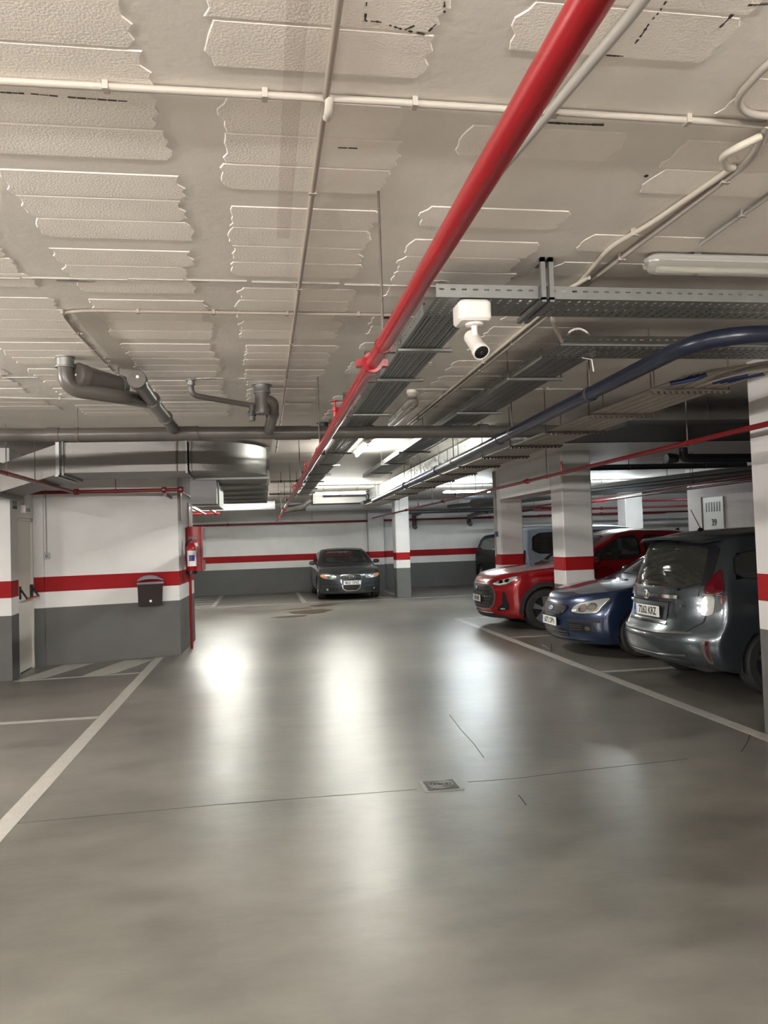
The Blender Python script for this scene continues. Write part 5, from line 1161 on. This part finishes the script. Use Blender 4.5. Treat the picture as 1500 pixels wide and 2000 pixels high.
    c.strip('bumper_step', 'R', [(-.66, .615), (-.3, .60), (.3, .60), (.66, .615)], .02, M['pvc'], off=.008)
    c.strip('bumper_crease', 'R', [(-.60, .40), (-.3, .385), (.3, .385), (.60, .40)], .014, CHROME, off=.004)
    c.strip('lower_bumper', 'R', [(-.62, .335), (.62, .335)], .06, M['blackmatt'], off=.004)
    c.plate('R', 0, .79, '7262 KRZ', off=.010)
    for x in (.90, 3.68):
        for sy in (-1, 1): c.wheel(x, sy*.775, .325, .205, 6)
    c.mirror(1.55, 1.05, 1, paint); c.seats((2.0, 2.95), .45, SEAT, head=.64); c.dash(1.35, 1.05, 1.35, -.36, M['blackmatt'])
    an = c.cast('T', 3.88, 0)[0]
    a_ = MB(an).lathe([(0, 0), (.035, 0), (.022, .022), (0, .03)], an, seg=14).build('antenna_base', M['black'], c.root, smooth=40, origin=0); a_.location = an
    MB().tube([(0, 0, .02), (.10, 0, .22)], .0045, 6).build('antenna_rod', M['black'], a_)
    MB(Vector((4, 0, .3))).tube([(4.0, .38, .29), (4.42, .40, .26)], .028, 12).build('exhaust_pipe', M['strut'], c.root, origin=0)
    c.place((3.82+L, 7.50, 0), PI)
grey_car()

# ---------------------------------------------------------------- dark grey saloon facing the viewer
def saloon():
    L, W = 4.59, 1.77
    top = [(-.1, .60), (0, .66), (.06, .74), (.25, .81), (.7, .90), (1.15, .965), (1.32, 1.03), (1.75, 1.25), (2.1, 1.375), (2.6, 1.425), (3.1, 1.41), (3.5, 1.32), (3.95, 1.08), (4.1, 1.02), (4.5, .99), (4.59, .9)]
    front = [(.12, .10), (.22, .03), (.40, .0), (.6, .015), (.70, .04), (.8, .12), (1.4, .3)]
    rear = [(.2, .08), (.5, .0), (.9, .04), (1.0, .1)]
    plan = [(0, .86), (.25, .94), (.7, .985), (1.4, 1), (3.4, .99), (4.3, .93), (4.59, .88)]
    tum = [(.15, .93), (.35, .985), (.55, 1.0), (.75, .99), (.92, .95), (1.1, .88), (1.3, .79), (1.43, .71)]
    ws = [(-.68, 1.0), (.68, 1.0), (.57, 1.345), (-.57, 1.345)]; rw = [(-.6, 1.06), (.6, 1.06), (.48, 1.32), (-.48, 1.32)]
    s1 = [(1.55, .98), (2.5, .98), (2.5, 1.33), (2.2, 1.32), (1.85, 1.17)]; s2 = [(2.58, .98), (3.5, .99), (3.3, 1.22), (2.58, 1.33)]
    paint = paintmat('dark_grey_paint', (.045, .052, .055), .55, .32); ar = [(.88, .315, .36), (3.53, .315, .36)]
    c = Car('dark_saloon', 'dark grey saloon facing the viewer, parked alone by the far wall', L, W, top, front, rear, plan, tum, lambda x: .17, paint, ar, .315, [('F', ws), ('R', rw), ('S', s1), ('S', s2)], cf=.34)
    c.window('windshield', 'F', ws, .05); c.window('rear_window', 'R', rw, .1)
    for s_ in (s1, s2): c.window('side_window', 'S', s_, .08, mirror=True)
    gp = [(-.285, .69), (.285, .69), (.275, .58), (.215, .26), (-.215, .26), (-.275, .58)]
    g = c.patch('grille', 'F', gp, M['black'], off=.008, n=44, sm=1); c.patch('grille_frame', 'F', [(y*1.06, .475+(z-.475)*1.05) for y, z in gp], CHROME, off=.013, n=60, ringonly=.09, parent=g, sm=1)
    for i in range(9): c.strip('grille_bar', 'F', [(-.24, .30+i*.042), (.24, .30+i*.042)], .006, M['pvc'], off=.012, parent=g)
    q, _ = c.cast('F', 0, .625); bd = empty('badge', (q.x-.025, 0, .625)); bd.parent = c.root
    for i in range(4): MB().tube([(0, -.078+i*.052+.034*math.cos(2*PI*a/24), .034*math.sin(2*PI*a/24)) for a in range(25)], .006, 8, cap=False).build('badge_ring', CHROME, bd, smooth=50)
    for sy in (-1, 1):
        h = lamp_unit(c, 'F', [(sy*.37, .665), (sy*.50, .69), (sy*.70, .705), (sy*.81, .715), (sy*.825, .655), (sy*.76, .60), (sy*.55, .57), (sy*.40, .575)], LAMPG, [(sy*.47, .635, .038, LAMPC), (sy*.59, .645, .042, LAMPC)])
        c.patch('indicator', 'F', [(sy*.67, .695), (sy*.80, .70), (sy*.815, .66), (sy*.75, .615), (sy*.67, .61)], AMBER, off=.012, n=20, rings=2, parent=h)
        f = c.patch('side_intake', 'F', [(sy*.36, .34), (sy*.72, .35), (sy*.70, .25), (sy*.33, .25)], M['black'], off=.007, n=24)
        c.strip('intake_bar', 'F', [(sy*.36, .30), (sy*.56, .30)], .014, paint, off=.014, parent=f); c.patch('fog_light', 'F', ellipse(sy*.64, .30, .034, .034), LAMPC, off=.012, n=16, rings=2, parent=f, sm=0)
    c.strip('bonnet_gap', 'F', [(-.60, .735), (-.35, .715), (.35, .715), (.60, .735)], .007, GAP); c.strip('bumper_strip', 'F', [(-.78, .44), (-.32, .43)], .008, GAP); c.strip('bumper_strip', 'F', [(.32, .43), (.78, .44)], .008, GAP)
    c.plate('F', 0, .475, '8621 DNZ', off=.016)
    for x in (.88, 3.53):
        for sy in (-1, 1): c.wheel(x, sy*.76, .315, .21, 7)
    c.mirror(1.66, .97, 1, paint, (.10, .19, .12)); c.seats((2.0, 2.9), .36, mat('grey_seat', (.10, .105, .10), .8), head=.60); c.dash(1.45, .93, 1.35, -.36, M['blackmatt'])
    MB((2, 0, 1.28)).box((2.05, -.13, 1.27), (2.08, -.02, 1.31)).build('sun_visor', M['pvclight'], c.root); MB((2, 0, 1.28)).box((2.05, .02, 1.27), (2.08, .13, 1.31)).build('sun_visor', M['pvclight'], c.root)
    for sy in (-1, 1): c.patch('tail_lamp', 'R', [(sy*.5, .9), (sy*.8, .9), (sy*.8, .75), (sy*.55, .75)], REDL, off=.006, n=24)
    c.arch_trim(paint, .025)
    c.place((2.35, 20.95, 0), PI/2)
saloon()

# ---------------------------------------------------------------- pale van and black car mostly hidden on the right
def van():
    L, W = 4.3, 1.8
    top = [(-.1, .85), (0, .92), (.2, 1.03), (.6, 1.12), (.8, 1.2), (1.3, 1.58), (1.6, 1.74), (2.2, 1.80), (3.6, 1.80), (4.15, 1.76), (4.25, 1.6), (4.3, 1.2)]
    front = [(.2, .08), (.4, .0), (.7, .02), (1.0, .12), (1.8, .4)]; rear = [(.2, .05), (.5, 0), (1.2, .02), (1.8, .12)]
    plan = [(0, .88), (.3, .95), (.8, 1), (4, 1), (4.3, .96)]; tum = [(.2, .95), (.4, 1), (1.0, 1), (1.2, .97), (1.5, .91), (1.8, .80)]
    ws = [(-.66, 1.2), (.66, 1.2), (.58, 1.66), (-.58, 1.66)]; rw = [(-.6, 1.2), (.6, 1.2), (.55, 1.6), (-.55, 1.6)]
    s1 = [(.98, 1.19), (1.95, 1.19), (1.95, 1.665), (1.45, 1.64), (1.30, 1.58)]; s2 = [(2.05, 1.19), (2.95, 1.19), (2.95, 1.67), (2.05, 1.67)]; s3 = [(3.05, 1.19), (3.95, 1.22), (3.9, 1.64), (3.05, 1.67)]
    paint = paintmat('pale_blue_paint', (.45, .56, .68), .2, .3); ar = [(.85, .32, .37), (3.5, .32, .37)]
    c = Car('pale_van', 'pale blue van mostly hidden between the two white columns on the right', L, W, top, front, rear, plan, tum, lambda x: .2, paint, ar, .32, [('F', ws), ('R', rw), ('S', s1), ('S', s2), ('S', s3)])
    c.window('windshield', 'F', ws, .06); c.window('rear_window', 'R', rw, .08)
    for s_ in (s1, s2, s3): c.window('side_window', 'S', s_, .09, PRIVACY, mirror=True)
    for d in 'Ss':
        for x in (1.0, 2.0, 3.0): c.strip('door_gap', d, [(x, .35), (x, 1.17)], .008, GAP)
    for sy in (-1, 1):
        lamp_unit(c, 'F', [(sy*.5, .85), (sy*.8, .92), (sy*.8, .72), (sy*.55, .72)], LAMPG, [(sy*.66, .80, .05, LAMPC)]); c.patch('tail_lamp', 'R', [(sy*.74, 1.3), (sy*.84, 1.3), (sy*.86, .9), (sy*.76, .9)], REDL, off=.006, n=24)
    c.patch('grille', 'F', [(-.45, .78), (.45, .78), (.4, .66), (-.4, .66)], M['black'], off=.006)
    for x in (.85, 3.5):
        for sy in (-1, 1): c.wheel(x, sy*.77, .32, .2, 6)
    c.seats((2.0,), .55, SEAT, head=.64); c.dash(1.2, 1.15, 1.4, -.36, M['blackmatt'])
    c.place((5.14+L, 16.15, 0), PI)
van()
def suv():
    L, W = 4.5, 1.86
    top = [(-.1, .85), (0, .92), (.1, 1.02), (.4, 1.08), (1.1, 1.16), (1.4, 1.26), (1.9, 1.58), (2.2, 1.68), (2.8, 1.72), (3.9, 1.69), (4.3, 1.5), (4.5, 1.2)]
    front = [(.2, .1), (.4, .0), (.8, .0), (1.0, .06), (1.7, .3)]; rear = [(.2, .05), (.5, 0), (1.2, .06), (1.7, .25)]
    plan = [(0, .88), (.3, .95), (.8, 1), (4, 1), (4.5, .94)]; tum = [(.2, .95), (.4, 1), (1.0, 1), (1.2, .93), (1.5, .83), (1.72, .72)]
    ws = [(-.66, 1.24), (.66, 1.24), (.55, 1.6), (-.55, 1.6)]; rw = [(-.6, 1.25), (.6, 1.25), (.52, 1.55), (-.52, 1.55)]
    s1 = [(1.7, 1.17), (3.9, 1.2), (3.8, 1.5), (2.9, 1.58), (2.3, 1.56)]
    ar = [(.9, .35, .40), (3.6, .35, .40)]
    paint = mat('black_paint', (.003, .003, .004), .5)
    c = Car('black_car', 'black car by the far wall, just showing beside the column behind the red crossover', L, W, top, front, rear, plan, tum, lambda x: .22, paint, ar, .35, [('F', ws), ('R', rw), ('S', s1)])
    c.window('windshield', 'F', ws, .06); c.window('rear_window', 'R', rw, .08); c.window('side_window', 'S', s1, .08, PRIVACY, mirror=True)
    for sy in (-1, 1):
        lamp_unit(c, 'F', [(sy*.5, .86), (sy*.82, .92), (sy*.82, .78), (sy*.55, .76)], LAMPG, [(sy*.66, .83, .04, LAMPC)])
    c.patch('grille', 'F', [(-.45, .85), (.45, .85), (.4, .55), (-.4, .55)], M['pvcdark'], off=.006)
    for x in (.9, 3.6):
        for sy in (-1, 1): c.wheel(x, sy*.80, .35, .22, 5)
    c.mirror(1.72, 1.18, 1, CHROME, (.10, .18, .12)); c.place((7.95, 20.9, 0), PI/2)
suv()

# ---------------------------------------------------------------- groups of alike things
GROUPS = {'sprinkler_pipe': 'red sprinkler pipes under the ceiling', 'strip_lamp': 'fluorescent strip lamps on the ceiling', 'concrete_column': 'concrete columns with a red stripe', 'cable_tray': 'perforated cable trays under the ceiling',
          'ceiling_conduit': 'conduits fixed on the ceiling', 'service_pipe': 'far service pipes under the ceiling', 'round_duct': 'round ducts under the ceiling', 'ventilation_duct': 'rectangular ducts under the ceiling',
          'wall_drain': 'drain elbows on the far wall', 'floor_joint': 'saw-cut joints in the floor', 'floor_crack': 'cracks in the floor', 'notice_board': 'notices on the return wall', 'drain_pipe': 'plastic drain pipes', 'ceiling_beam': 'white ceiling beams', 'flexible_loop': 'flexible hose loops', 'conduit': 'wall conduits'}
for o in C.objects:
    b_ = o.name.split('.')[0]
    if o.parent is None and b_ in GROUPS and not o.get('group'): o['group'] = GROUPS[b_]
